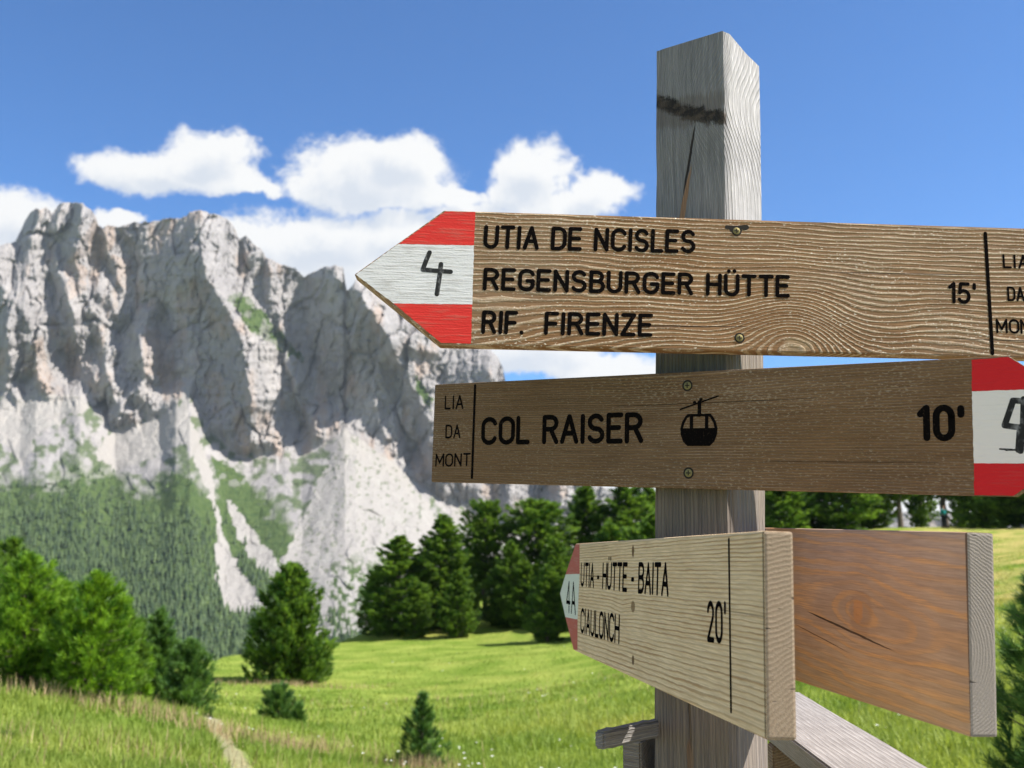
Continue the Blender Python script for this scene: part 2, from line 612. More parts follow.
def crests(X, Y):
    out = np.zeros(X.shape)
    for pts_, w_, h_ in CREST:
        px_c, py_c = np.array(pts_, float).T
        cxx = np.interp(Y, py_c, px_c)
        end = np.clip((Y - py_c[0] + 10) / 16, 0, 1) * np.clip((py_c[-1] + 14 - Y) / 18, 0, 1)
        d_ = X - cxx
        ten = np.maximum(0, 1 - np.where(d_ < 0, -d_ / (w_ * 0.55), d_ / w_))
        out = np.maximum(out, h_ * ten * end)
    return out


def mount_depth(X, Y):
    rock = np.clip((cliff_base(X) + 4 - Y) / 12.0, 0, 1)
    d = base_depth(X, Y) + bil(R, X, Y) * np.clip((cliff_line(X) - Y) / 22.0, 0.0, 1.0)
    wx = X + (fbm(X / 14, Y / 14, 3, 203) - 0.5) * 12 + 0.18 * Y
    wy = Y + (fbm(X / 14, Y / 14, 3, 211) - 0.5) * 12
    d += rock * (facets(wx, wy, 34, 80, 301, 0.34, 0.08, 13, 7) + facets(wx, wy, 13, 34, 311, 0.40, 0.10, 6, 3.5)
                 + facets(wx, wy, 5.5, 11, 321, 0.46, 0.2, 3.5, 1.2) + facets(wx, wy, 2.6, 4.5, 331, 0.5, 0.3, 2)
                 - (ridged(wx / 9, wy / 40, 3, 13) - 0.6) * 9 - (vnoise(X / 30 + 7, Y / 3.2, 61) - 0.5) * 3)
    d -= rock * crests(X + (fbm(X / 9, Y / 9, 3, 31) - 0.5) * 9, Y + (fbm(X / 9, Y / 9, 3, 47) - 0.5) * 9)
    low = 1 - rock
    d += low * ((fbm(X / 50, Y / 60, 4, 83) - 0.5) * 26 + (fbm((X + 0.3 * Y) / 9, Y / 18, 3, 91) - 0.5) * 8 + facets(X, Y, 16, 22, 401, 0.16, 0.1, 3))
    return d


mpx = np.concatenate([np.arange(-260, 660, 1.0), np.arange(660, 1301, 8.0)])
NT = 400
tt = np.linspace(0, 1, NT)
skyl = np.interp(mpx, sx_, sy_)
rough = np.where(mpx < 560, 1.0, 0.2)
skyl = skyl + rough * ((fbm(mpx / 5, mpx * 0 + 3.3, 3, 7) - 0.5) * 5)
PX = np.repeat(mpx[None], NT, 0)
PY = 668 + (skyl[None] - 668) * tt[:, None]
DD = mount_depth(PX, PY)
rb = -(PY - 384) / FPX
ry = _c - rb * _s
mX = (PX - 512) / FPX / ry * DD
mY = DD
mZ = CAM_H + (_s + rb * _c) / ry * DD

# rock, scree, green, ochre: what each place is made of
scree_p = [
    [(183, 385), (190, 420), (200, 438), (213, 470), (216, 500), (222, 530), (240, 570), (268, 606), (268, 616), (222, 612), (215, 560), (216, 530), (210, 495), (198, 465), (185, 440), (178, 410)],
    [(345, 428), (354, 434), (400, 470), (440, 520), (452, 560), (440, 640), (275, 640), (280, 562), (302, 520), (318, 482), (334, 452)],
    [(-100, 405), (0, 400), (40, 392), (78, 395), (92, 405), (70, 418), (38, 436), (24, 468), (4, 440), (-100, 450)],
    [(115, 428), (165, 415), (190, 395), (186, 440), (150, 460), (115, 470), (95, 455)],
    [(224, 498), (232, 500), (250, 525), (272, 552), (284, 580), (272, 582), (250, 556), (234, 528)],
    [(450, 500), (600, 530), (600, 580), (450, 560)],
]
FX = PX + (fbm(PX / 7, PY / 7, 3, 131) - 0.5) * 10
FY = PY + (fbm(PX / 7, PY / 7, 3, 137) - 0.5) * 10
lowm = np.clip((PY - cliff_base(PX)) / 6.0, 0, 1)
scree = np.zeros(PX.shape)
for poly in scree_p:
    scree = np.maximum(scree, inpoly(FX, FY, poly))
veg_top = np.interp(PX, [-260, 0, 40, 70, 110, 140, 180, 200, 216, 226, 255, 285, 300, 345, 445, 520, 700], [470, 468, 474, 462, 462, 486, 458, 470, 488, 466, 480, 505, 545, 610, 545, 545, 560])
patch = fbm(PX / 8, PY / 7, 4, 151)
veg = np.clip((FY - veg_top) / 26 + (patch - 0.35) * 1.8, 0, 1) * lowm * (1 - scree)
veg = np.maximum(veg, lowm * (1 - scree) * np.clip((patch - 0.46) * 5, 0, 0.85))
for poly in ([(228, 295), (240, 293), (262, 310), (290, 340), (305, 360), (300, 362), (280, 348), (255, 335), (240, 315)], [(414, 375), (424, 385), (434, 402), (430, 410), (418, 392)], [(212, 455), (236, 470), (262, 500), (280, 520), (282, 560), (262, 545), (240, 510), (222, 490)]):
    veg = np.maximum(veg, inpoly(FX, FY, poly) * (0.55 + 0.45 * (patch > 0.45)))
veg = np.maximum(veg, scree * (PX > 285) * np.clip((fbm(PX / 3, PY / 3, 3, 177) - 0.66) * 9, 0, 0.6))
veg = np.maximum(veg, np.clip((PY - 550) / 20, 0, 1) * (PX > 330) * np.clip((fbm(PX / 4, PY / 4, 3, 171) - 0.47) * 9, 0, 1))
tone = fbm(PX / 12, PY / 26, 4, 181)
ochre = np.clip((fbm(PX / 14, PY / 30, 3, 191) - 0.56) * 6, 0, 1) * (1 - lowm)
for poly in ([(250, 398), (256, 400), (280, 440), (276, 446), (258, 436)], [(142, 320), (160, 330), (172, 350), (168, 375), (145, 375)], [(205, 372), (220, 372), (226, 405), (212, 412), (206, 395)], [(68, 258), (86, 270), (84, 290), (66, 300)], [(112, 255), (132, 262), (128, 290), (118, 288)], [(46, 240), (56, 240), (54, 266), (46, 262)]):
    ochre = np.maximum(ochre, inpoly(FX, FY, poly) * (1 - lowm) * 0.8)
zone = np.stack([np.maximum(scree, 0), veg, ochre], -1).reshape(-1, 3)
# the far side of the ridge
bX, bY, bZ = [], [], []
lastx, lasty, lastz = mX[-1], mY[-1], mZ[-1]
for back, drop in ((12, 3), (60, 40), (260, 260), (700, 800)):
    bX.append(lastx * (1 + back / lasty)); bY.append(lasty + back); bZ.append(np.maximum(lastz - drop, -180))
VX = np.vstack([mX, bX]); VY = np.vstack([mY, bY]); VZ = np.vstack([mZ, bZ])
zone = np.vstack([zone, np.zeros((4 * len(mpx), 3))])
nr_, nc_ = VX.shape
I, J = np.meshgrid(np.arange(nc_ - 1), np.arange(nr_ - 1))
fm = np.stack([J * nc_ + I, J * nc_ + I + 1, (J + 1) * nc_ + I + 1, (J + 1) * nc_ + I], -1).reshape(-1, 4)
mm = np_mesh('mountain', np.stack([VX, VY, VZ], -1).reshape(-1, 3), fm, True)
set_attr(mm, 'zone', zone)

rk, g, b = new_mat('dolomite_rock')
at = g.n('ShaderNodeAttribute', attribute_name='zone')
zr, zg, zb = g.xyz(at.outputs['Vector'])
p = pos_coord(g)
x, y, z = g.xyz(p)
n1 = g.noise(p, 0.012, 6, 0.65)
n2 = g.noise(g.comb(x, y, z * 0.25), 0.05, 6, 0.65)
n3 = g.noise(p, 0.16, 5, 0.7)
rock = g.mix(g.ss(n1, 0.3, 0.7), (0.276, 0.260, 0.254), (0.388, 0.364, 0.348))
rock = g.mix(g.ss(n2, 0.50, 0.72) * 0.55, rock, (0.165, 0.152, 0.150))
rock = g.mix(zb * g.ss(n2, 0.25, 0.6) * 0.6, rock, (0.40, 0.29, 0.215))
scr = g.mix(n3, (0.295, 0.275, 0.255), (0.395, 0.37, 0.34))
scr = g.mix(g.ss(g.noise(p, 0.03, 5, 0.7), 0.5, 0.7) * 0.5, scr, (0.40, 0.385, 0.35))
low_soil = g.mix(n3, (0.25, 0.24, 0.19), (0.36, 0.345, 0.29))
c = g.mix(zr, rock, scr)
vcol = g.mix(g.ss(n3, 0.3, 0.7), (0.038, 0.072, 0.022), (0.10, 0.14, 0.042))
c = g.mix(zg, c, vcol)
g.put(b.inputs['Base Color'], c)
b.inputs['Roughness'].default_value = 0.95
b.inputs['Specular IOR Level'].default_value = 0.1
g.put(b.inputs['Normal'], g.bump(g.noise(p, 0.10, 7, 0.75) + n2 * 1.2, 6.0, 0.8))
mountain = link('mountain', mm, None, rk)
tag(mountain, kind='structure')

# ------------------------------------------------------------------ foliage materials


def leaf_mat(name, dark, light, trans=0.5):
    m, g, b = new_mat(name)
    at = V(g, g.n('ShaderNodeAttribute', attribute_name='tint').outputs['Fac'])
    c = g.mix(at, dark, light)
    nt = m.node_tree
    out = nt.nodes['Material Output']
    g.put(b.inputs['Base Color'], c)
    b.inputs['Roughness'].default_value = 0.55
    b.inputs['Specular IOR Level'].default_value = 0.3
    tr = g.n('ShaderNodeBsdfTranslucent')
    g.put(tr.inputs[0], g.mix(1.0, c, (1.25, 1.2, 0.6), 'MULTIPLY'))
    ms = g.n('ShaderNodeMixShader')
    ms.inputs[0].default_value = trans
    nt.links.new(b.outputs[0], ms.inputs[1])
    nt.links.new(tr.outputs[0], ms.inputs[2])
    nt.links.new(ms.outputs[0], out.inputs[0])
    return m


M_pine = leaf_mat('pine_needles', (0.024, 0.078, 0.013), (0.205, 0.335, 0.055))
M_pine_bright = leaf_mat('bright_pine_needles', (0.036, 0.120, 0.010), (0.270, 0.450, 0.040), 0.4)
M_pine_blue = leaf_mat('bluish_pine_needles', (0.024, 0.078, 0.020), (0.165, 0.300, 0.065), 0.3)
M_forest = leaf_mat('forest_needles', (0.020, 0.046, 0.016), (0.095, 0.145, 0.045), 0.2)

M_bark, g, b = new_mat('grey_brown_bark')
oc = obj_coord(g)
x, y, z = g.xyz(oc)
bn = g.noise(g.comb(x, y, z * 0.25), 14.0, 5, 0.7)
g.put(b.inputs['Base Color'], g.mix(bn, (0.05, 0.038, 0.028), (0.19, 0.15, 0.12)))
g.put(b.inputs['Normal'], g.bump(bn, 0.03))

# ------------------------------------------------------------------ far forest on the slope (uncountable)
rng = np.random.default_rng(11)
flat_veg = veg
cand = 90000
ti = rng.integers(0, NT - 1, cand); ci = rng.integers(0, np.sum(mpx < 640), cand)
keep = (flat_veg[ti, ci] > 0.45) & (PY[ti, ci] > veg_top[ti, ci] - 6) & (rng.random(cand) < np.clip(0.10 + (PY[ti, ci] - veg_top[ti, ci]) / 120.0, 0.05, 1.0))
keep &= ~((PX[ti, ci] > 214) & (PX[ti, ci] < 290) & (PY[ti, ci] < 555) & (rng.random(cand) < 0.93))
keep &= ~((PX[ti, ci] > 140) & (PX[ti, ci] < 214) & (PY[ti, ci] < 520) & (rng.random(cand) < 0.80))
ti, ci = ti[keep], ci[keep]
nT = min(len(ti), 16000)
ti, ci = ti[:nT], ci[:nT]
fxs, fys, fzs = mX[ti, ci], mY[ti, ci], mZ[ti, ci]
jit = rng.normal(0, 2.0, (nT, 2))
hts = rng.uniform(5, 13, nT) * np.clip(0.45 + (PY[ti, ci] - veg_top[ti, ci]) / 60.0, 0.35, 1.0)
tiers = []
for (z0, z1, rr) in ((0.04, 0.52, 0.21), (0.30, 0.80, 0.155), (0.58, 1.0, 0.095)):
    tiers.append((z0, z1, rr))
K = 6
vs, fs, tn = [], [], []
base = 0
th = rng.uniform(0, 6.28, nT)
tint0 = rng.random(nT)
for (z0, z1, rr) in tiers:
    ang = np.linspace(0, 2 * np.pi, K, endpoint=False)[None] + th[:, None]
    rad = (rr * hts * rng.uniform(0.8, 1.25, nT))[:, None] * rng.uniform(0.7, 1.3, (nT, K))
    ring = np.stack([fxs[:, None] + jit[:, :1] + rad * np.cos(ang), fys[:, None] + jit[:, 1:] + rad * np.sin(ang), (fzs + z0 * hts)[:, None] + rng.uniform(-0.4, 0.4, (nT, K))], -1)
    apex = np.stack([fxs + jit[:, 0], fys + jit[:, 1], fzs + z1 * hts], -1)[:, None]
    vv = np.concatenate([ring, apex], 1).reshape(-1, 3)
    idx = np.arange(nT)[:, None] * (K + 1) + base
    k0 = np.arange(K)[None]
    f_ = np.stack([idx + k0, idx + (k0 + 1) % K, np.repeat(idx + K, K, 1)], -1).reshape(-1, 3)
    vs.append(vv); fs.append(f_); base += len(vv)
    tn.append(np.repeat(np.clip(tint0 + rng.normal(0, 0.12, nT), 0, 1), K + 1))
fme = np_mesh('forest', np.vstack(vs), np.vstack(fs))
set_attr(fme, 'tint', np.concatenate(tn))
forest = link('forest', fme, None, M_forest)
tag(forest, 'dark conifer forest covering the slope below the grey cliffs', 'forest', kind='stuff')


# ------------------------------------------------------------------ pines
def tube(path, radii, sides=6):
    path = np.asarray(path, float); n = len(path)
    vs, fs = [], []
    for i in range(n):
        d = path[min(i + 1, n - 1)] - path[max(i - 1, 0)]
        d = d / (np.linalg.norm(d) + 1e-9)
        a = np.cross(d, [0.3, 0.9, 0.2]); a /= np.linalg.norm(a) + 1e-9
        b_ = np.cross(d, a)
        t = np.linspace(0, 2 * np.pi, sides, endpoint=False)
        vs.append(path[i] + radii[i] * (np.cos(t)[:, None] * a + np.sin(t)[:, None] * b_))
    for i in range(n - 1):
        for k in range(sides):
            k2 = (k + 1) % sides
            fs.append((i * sides + k, i * sides + k2, (i + 1) * sides + k2, (i + 1) * sides + k))
    return np.vstack(vs), np.array(fs)


def pine_meshes(name, h, r, crown0=0.08, nbr=60, tufts_per=9, blades=14, nlen=0.08, bw=0.004, seed=1,
                profile=None, lean=0.0, droop=0.25, tuft_spread=0.6, trunk_r=None):
    """trunk mesh with limbs, crown mesh of needle tufts"""
    rg = np.random.default_rng(seed)
    if profile is None:
        profile = lambda u: (1 - u) ** 0.75 * (0.55 + 0.45 * np.minimum(1, u / 0.18))
    trunk_r = trunk_r or 0.022 * h
    zs = np.linspace(0, 1, 9)
    wob = rg.normal(0, 0.006 * h, (9, 2)); wob[0] = 0
    path = np.stack([wob[:, 0] + lean * zs * h, wob[:, 1], zs * h - 0.05 * (zs == 0)], 1)
    tv, tf = tube(path, trunk_r * (1 - zs) ** 0.8 + 0.004 * h * 0.3, 8)
    TV, TF = [tv], [tf]; nb = len(tv)
    cen, axs, tin = [], [], []
    for i in range(nbr):
        u = (i + rg.random()) / nbr
        u = u ** 0.9
        zb_ = (crown0 + (1 - crown0) * u) * h
        L = profile(u) * r * rg.uniform(0.62, 1.12)
        if L < 0.02 * h: L = 0.02 * h
        az_ = i * 2.39996 + rg.normal(0, 0.5)
        dirh = np.array([math.cos(az_), math.sin(az_), 0])
        upv = 0.15 + 0.9 * u + rg.normal(0, 0.12)
        st = np.array([np.interp(zb_, path[:, 2], path[:, 0]), np.interp(zb_, path[:, 2], path[:, 1]), zb_])
        s_ = np.linspace(0, 1, 5)
        bp = st + L * (s_[:, None] * dirh) + np.array([0, 0, 1]) * (L * (-droop * np.sin(s_ * 2.4) * (1 - u) + upv * s_ ** 1.8 * 0.55))[:, None]
        bv, bf = tube(bp, np.linspace(0.22, 0.04, 5) * trunk_r * (1.1 - u * 0.6), 4)
        TV.append(bv); TF.append(bf + nb); nb += len(bv)
        btint = np.clip(rg.normal(0.5, 0.2), 0, 1)
        nt_ = max(3, int(tufts_per * (0.35 + L / r)))
        for k in range(nt_):
            t = 1 - rg.random() ** 1.5 * 0.92
            pos = np.array([np.interp(t, s_, bp[:, j]) for j in range(3)])
            side = np.cross(dirh, [0, 0, 1]) * rg.normal(0, 0.30) * L * tuft_spread * (1.15 - t * 0.6)
            pos = pos + side + np.array([0, 0, rg.normal(0.03, 0.09) * L])
            ax = dirh * rg.uniform(0.4, 1.0) + side / (L + 1e-6) * 1.2 + np.array([0, 0, rg.uniform(0.35, 1.25)])
            cen.append(pos); axs.append(ax / np.linalg.norm(ax))
            tin.append(np.clip(btint + rg.normal(0, 0.24), 0, 1))
    for k in range(6):   # leader
        cen.append(path[-1] + np.array([0, 0, -k * nlen * 0.5])); axs.append(np.array([rg.normal(0, .2), rg.normal(0, .2), 1.0])); tin.append(0.7)
    cen = np.array(cen); axs = np.array(axs); tin = np.array(tin)
    n = len(cen)
    d = rg.normal(0, 1, (n, blades, 3))
    d /= np.linalg.norm(d, axis=-1, keepdims=True)
    d = d * 0.62 + axs[:, None] * 0.95
    d /= np.linalg.norm(d, axis=-1, keepdims=True)
    start = cen[:, None] - axs[:, None] * (rg.random((n, blades, 1)) * nlen * 0.9)
    ln = nlen * rg.uniform(0.65, 1.15, (n, blades, 1))
    sv = np.cross(d, rg.normal(0, 1, (n, blades, 3)))
    sv /= np.linalg.norm(sv, axis=-1, keepdims=True) + 1e-9
    p0 = start - sv * bw * 0.5; p1 = start + sv * bw * 0.5
    mid = start + d * ln * 0.6
    p2 = mid + sv * bw * 0.55; p3 = mid - sv * bw * 0.55
    tip = start + d * ln
    vv = np.stack([p0, p1, p2, tip, p3], 2)      # kite-like blade
    q4 = np.stack([p0, p1, p2, p3], 2).reshape(-1, 3)
    t3 = np.stack([p3, p2, tip], 2).reshape(-1, 3)
    nq = len(q4) // 4; n3 = len(t3) // 3
    allv = np.vstack([q4, t3])
    fq = np.arange(nq * 4).reshape(-1, 4)
    f1 = fq[:, [0, 1, 2]]; f2 = fq[:, [0, 2, 3]]
    f3 = np.arange(n3 * 3).reshape(-1, 3) + nq * 4
    tint = np.repeat(tin, blades)
    tint = np.clip(tint + rg.normal(0, 0.06, len(tint)), 0, 1)
    cm = np_mesh(name + '_crown', allv, np.vstack([f1, f2, f3]))
    set_attr(cm, 'tint', np.concatenate([np.repeat(tint, 4), np.repeat(tint, 3)]))
    tm = np_mesh(name + '_trunk', np.vstack(TV), np.vstack(TF), True)
    return tm, cm


def place_tree(name, meshes, loc, label, cat, group=None, mat=None, scale=1.0, rz=0.0, sxy=1.0):
    root = bpy.data.objects.new(name, None)
    COL.objects.link(root)
    root.empty_display_size = 0.2
    root.location = loc
    root.rotation_euler = (0, 0, rz)
    root.scale = (scale * sxy, scale * sxy, scale)
    tag(root, label, cat, group)
    tm, cm = meshes
    if not tm.materials: tm.materials.append(M_bark)
    if not cm.materials: cm.materials.append(mat or M_pine)
    link('trunk', tm, root)
    link('crown', cm, root)
    return root


def tree_at(px, D, base_py=None):
    p_ = pt(px, base_py or 600, D)
    return (p_[0], D, gz1(p_[0], D) - 0.03)


bushy = lambda u: (1 - u ** 2.2) ** 0.8 * (0.75 + 0.25 * np.minimum(1, u / 0.2))
conic = lambda u: (1 - u) ** 0.62 * (0.75 + 0.25 * np.minimum(1, u / 0.15))
column = lambda u: (1 - u ** 2.0) ** 0.72 * (0.55 + 0.45 * np.minimum(1, u / 0.25))
crownp = lambda u: np.sqrt(np.maximum(0, 1 - (2 * u - 0.95) ** 2 / 1.12)) * 0.95 + 0.03


def h_for(px, D, top_py, loc):
    return pt(px, top_py, D)[2] - loc[2]


# near knoll, left
def near_pine(name, px, D, top, rpx, label, cat='pine tree', mat=None, seed=1, nbr=70, tp=10, blades=20, nlen=0.085, bw=0.006, prof=bushy, crown0=0.05, group=None, rz=0.0):
    loc = tree_at(px, D)
    h = h_for(px, D, top, loc)
    r = rpx * D / FPX * 1.12
    ms = pine_meshes(name, h, r, crown0, nbr, tp, blades, nlen, bw, seed, prof)
    return place_tree(name, ms, loc, label, cat, group, mat, rz=rz)


near_pine('young_pine', 96, 11.2, 574, 44, 'bright green bushy pine with its top right of the dark gap, on the left knoll', seed=3, mat=M_pine_bright, nbr=120, tp=14, blades=22, group='pines on the knoll')
near_pine('young_pine', 26, 11.6, 556, 48, 'bright green bushy pine at the left edge of the photo on the knoll', seed=4, mat=M_pine_bright, nbr=120, tp=14, blades=22, group='pines on the knoll')
near_pine('young_pine', 62, 11.9, 584, 36, 'bright green bushy pine filling the space between the two taller knoll bushes', seed=17, mat=M_pine_bright, nbr=110, tp=14, blades=22, group='pines on the knoll')
near_pine('young_pine', -40, 12.6, 540, 60, 'bushy pine mostly cut off by the left edge of the photo', seed=5, mat=M_pine, nbr=110, tp=13, group='pines on the knoll')
near_pine('young_pine', 8, 15.0, 540, 46, 'darker pine behind the bright bushy pine at the left edge', seed=6, mat=M_pine, nbr=110, tp=13, nlen=0.10, bw=0.009, group='pines on the knoll')
near_pine('young_pine', 122, 14.5, 598, 30, 'dull green pine close behind the bright bushy pine on the knoll', seed=7, mat=M_pine, nbr=90, tp=12, nlen=0.10, bw=0.009, group='pines on the knoll')
near_pine('young_pine', 162, 17.0, 610, 20, 'slim dark pine between the bright bushy pine and the leafy dwarf pine', seed=8, mat=M_pine_blue, nbr=80, tp=11, nlen=0.10, bw=0.009, prof=column, group='pines on the knoll')
near_pine('dwarf_pine', 192, 14.2, 641, 31, 'low round dark green pine at the right end of the knoll beside the path', seed=9, mat=M_pine_blue, nbr=100, tp=12, group='pines on the knoll')
near_pine('young_pine', 140, 16.0, 628, 16, 'small yellowish pine tucked behind the bright bushy pine', seed=10, mat=M_pine_bright, nbr=60, tp=9, nlen=0.10, bw=0.009, group='pines on the knoll')
# meadow
near_pine('broad_pine', 291, 36.0, 566, 46, 'broad dark green pine standing alone in the meadow with branches to the ground', seed=12, mat=M_pine, nbr=170, tp=20, blades=12, nlen=0.22, bw=0.035, prof=conic, crown0=0.03)
near_pine('pine_shrub', 281, 17.0, 686, 21, 'low rounded pine shrub in the meadow in front of the lone broad pine', 'shrub', seed=13, mat=M_pine_blue, nbr=60, tp=9, group='small pines in the meadow')
near_pine('pine_shrub', 302, 16.8, 705, 8, 'tiny pine shoot at the right foot of the low meadow shrub', 'shrub', seed=14, mat=M_pine_blue, nbr=24, tp=7, group='small pines in the meadow')
near_pine('pine_sapling', 424, 10.4, 694, 27, 'small conical pine sapling in the near meadow left of the signpost', 'sapling', seed=15, mat=M_pine_blue, nbr=70, tp=9, nlen=0.06, bw=0.005, prof=lambda u: (1 - u) ** 0.8 * 0.95 + 0.05, group='small pines in the meadow')
near_pine('pine_sapling', 8, 8.3, 735, 14, 'thin dark sapling in the grass in the lower left corner', 'sapling', seed=16, mat=M_pine, nbr=16, tp=6, nlen=0.05, bw=0.005, group='small pines in the meadow')
# near right
loc = (1.90, 3.55, gz1(1.90, 3.55) - 0.02)
ms = pine_meshes('right_pine', h_for(1047, 3.55, 562, loc), 0.36, 0.02, 170, 12, 46, 0.058, 0.0022, 21, lambda u: (1 - u ** 1.5) ** 0.6 * (0.85 + 0.15 * np.minimum(1, u / 0.2)), droop=0.1)
place_tree('pine_sapling', ms, loc, 'dark needled young pine close by at the right edge, beside the bare sign board', 'sapling', 'small pines in the meadow', M_pine_blue)

# distant stand behind the meadow
arch = []
for k in range(3):
    arch.append(pine_meshes('stand_pine', 8.0, 1.75, 0.03, 150, 24, 14, 0.21, 0.034, 30 + k, column, droop=0.3, trunk_r=0.16))
arch_bare = [pine_meshes('bare_pine', 8.5, 1.6, 0.30, 110, 24, 14, 0.21, 0.034, 40 + k, crownp, droop=0.2, trunk_r=0.15) for k in range(2)]
STAND = 'pines standing at the far edge of the meadow'
stand = [
    (398, 62, 537, 27, 0, 'rounded pine at the left end of the far tree stand'),
    (376, 64, 572, 15, 2, 'low pine at the foot of the leftmost far stand'),
    (442, 63, 516, 26, 1, 'light green pine second from the left in the far stand'),
    (424, 66, 550, 14, 2, 'dark pine squeezed between the two left pines of the far stand'),
    (485, 66, 503, 19, 'b', 'tall pine with a bare trunk and light crown, third in the far stand'),
    (468, 68, 546, 13, 1, 'short dark pine left of the bare trunked pine in the far stand'),
    (511, 61, 542, 16, 2, 'short dark pine right of the bare trunked pine in the far stand'),
    (537, 65, 502, 27, 'c', 'broad crowned pine in the middle of the far stand above dark trunks'),
    (556, 60, 540, 18, 0, 'dark pine just left of the red and white arrow tip'),
    (588, 67, 486, 25, 1, 'tall light green pine rising to the dark board behind the arrow tip'),
    (578, 58, 560, 16, 2, 'dark low pine right behind the small arrow tip'),
    (628, 66, 480, 27, 0, 'tall pine left of the post below the dark board'),
    (650, 70, 486, 22, 1, 'tall pine half hidden by the left side of the post'),
    (640, 53, 530, 24, 'b', 'nearer pine hidden behind the pale board, left of the post'),
    (705, 54, 520, 26, 0, 'pine hidden behind the post and the pale board'),
    (785, 66, 452, 24, 1, 'dark pine just right of the post under the dark board'),
    (815, 70, 448, 26, 2, 'dark pine second right of the post under the dark board'),
    (848, 67, 445, 25, 0, 'dark pine third right of the post under the dark board'),
    (876, 71, 446, 22, 1, 'dark pine left of the pale gap under the dark board'),
    (905, 69, 430, 20, 'b', 'bare trunked pine in front of the pale gap on the right'),
    (950, 76, 428, 24, 'c', 'bare trunked pine just behind the hiker in teal'),
    (990, 73, 440, 22, 2, 'dark pine right of the pale gap below the red stripe'),
    (1022, 68, 436, 30, 0, 'dark pine at the right edge below the red stripe'),
    (1062, 66, 430, 30, 1, 'pine just outside the right edge at the far meadow end'),
    (690, 49, 520, 26, 1, 'pine hidden behind the middle of the pale board'),
    (655, 48, 515, 24, 2, 'pine rising behind the top edge of the pale board left of the post'),
    (612, 52, 524, 24, 0, 'pine peeping over the lettered end of the pale board'),
    (458, 59, 572, 15, 1, 'low dark pine at the foot of the second far stand pine'),
    (498, 62, 566, 15, 0, 'low dark pine at the foot of the bare trunked pine'),
    (524, 60, 560, 16, 2, 'low dark pine at the foot of the broad crowned pine'),
    (416, 60, 580, 14, 0, 'low dark pine between the two leftmost far stand pines'),
    (548, 53, 566, 17, 1, 'nearer low pine beside the small white and red arrow tip'),
    (926, 79, 462, 12, 1, 'small pine standing in the pale gap left of the hiker'),
    (968, 81, 470, 12, 0, 'small pine standing in the pale gap right of the hiker'),
    (760, 73, 452, 22, 2, 'pine hidden behind the post in the right far stand'),
]
for i, (px, D, top, rpx, k, lab) in enumerate(stand):
    lc = tree_at(px, D)
    h = h_for(px, D, top, lc)
    if k in ('b', 'c'):
        ms = arch_bare['bc'.index(k)]; h0, r0 = 8.5, 1.6
    else:
        ms = arch[k]; h0, r0 = 8.0, 1.75
    s = h / h0
    place_tree('pine_tree', ms, lc, lab, 'pine tree', STAND, (M_pine, M_pine, M_pine)[0], s, i * 1.3, (rpx * D / FPX * 1.5 / r0) / s)

# ------------------------------------------------------------------ grass
rng = np.random.default_rng(5)


def scatter(n, dmin, dmax, pxa=-90, pxb=1120, power=1.0):
    u_ = rng.random(n)
    inv = 1 / dmin ** power + (1 / dmax ** power - 1 / dmin ** power) * u_
    D = (1 / inv) ** (1 / power)
    px = rng.uniform(pxa, pxb, n)
    x_ = (px - 512) / FPX * D
    return x_, D


def blade_mesh(name, x_, y_, z_, ln, wd, bend=0.5):
    n = len(x_)
    a_ = rng.uniform(0, 2 * np.pi, n); b2 = rng.uniform(0, 2 * np.pi, n)
    sv = np.stack([np.cos(a_), np.sin(a_), 0 * a_], 1) * (wd * 0.5)[:, None]
    lean_ = np.abs(rng.normal(0, bend, n))
    dv = np.stack([np.cos(b2) * lean_, np.sin(b2) * lean_, np.ones(n)], 1)
    dv /= np.linalg.norm(dv, axis=1, keepdims=True)
    p0 = np.stack([x_, y_, z_ - 0.02], 1)
    mid = p0 + dv * (ln * 0.55)[:, None]
    tip = mid + (dv + np.stack([np.cos(b2), np.sin(b2), -0.4 + 0 * b2], 1) * 0.35 * lean_[:, None]) * (ln * 0.45)[:, None]
    vv = np.stack([p0 - sv, p0 + sv, mid + sv * 0.8, mid - sv * 0.8, tip], 1).reshape(-1, 3)
    k = np.arange(n)[:, None] * 5
    f_ = np.concatenate([k + [0, 1, 2], k + [0, 2, 3], k + [3, 2, 4]], 0)
    return np_mesh(name, vv, f_)


gmat, g, b = new_mat('grass_blades')
p = pos_coord(g)
c = grass_colour(g, p)
at = V(g, g.n('ShaderNodeAttribute', attribute_name='tint').outputs['Fac'])
c = g.mix(1.0, c, g.mix(at, (0.84, 0.90, 0.8), (1.2, 1.14, 1.1)), 'MULTIPLY')
g.put(b.inputs['Base Color'], c)
b.inputs['Roughness'].default_value = 0.6
tr = g.n('ShaderNodeBsdfTranslucent')
g.put(tr.inputs[0], g.mix(1.0, c, (1.3, 1.25, 0.7), 'MULTIPLY'))
ms_ = g.n('ShaderNodeMixShader'); ms_.inputs[0].default_value = 0.4
gmat.node_tree.links.new(b.outputs[0], ms_.inputs[1])
gmat.node_tree.links.new(tr.outputs[0], ms_.inputs[2])
gmat.node_tree.links.new(ms_.outputs[0], gmat.node_tree.nodes['Material Output'].inputs[0])


def on_path(x_, y_):
    cxp = -2.39 + (y_ - 9.0) * -0.345
    return (np.abs(x_ - cxp) < 0.11 + 0.05 * rng.random(len(x_))) & (y_ < 15)


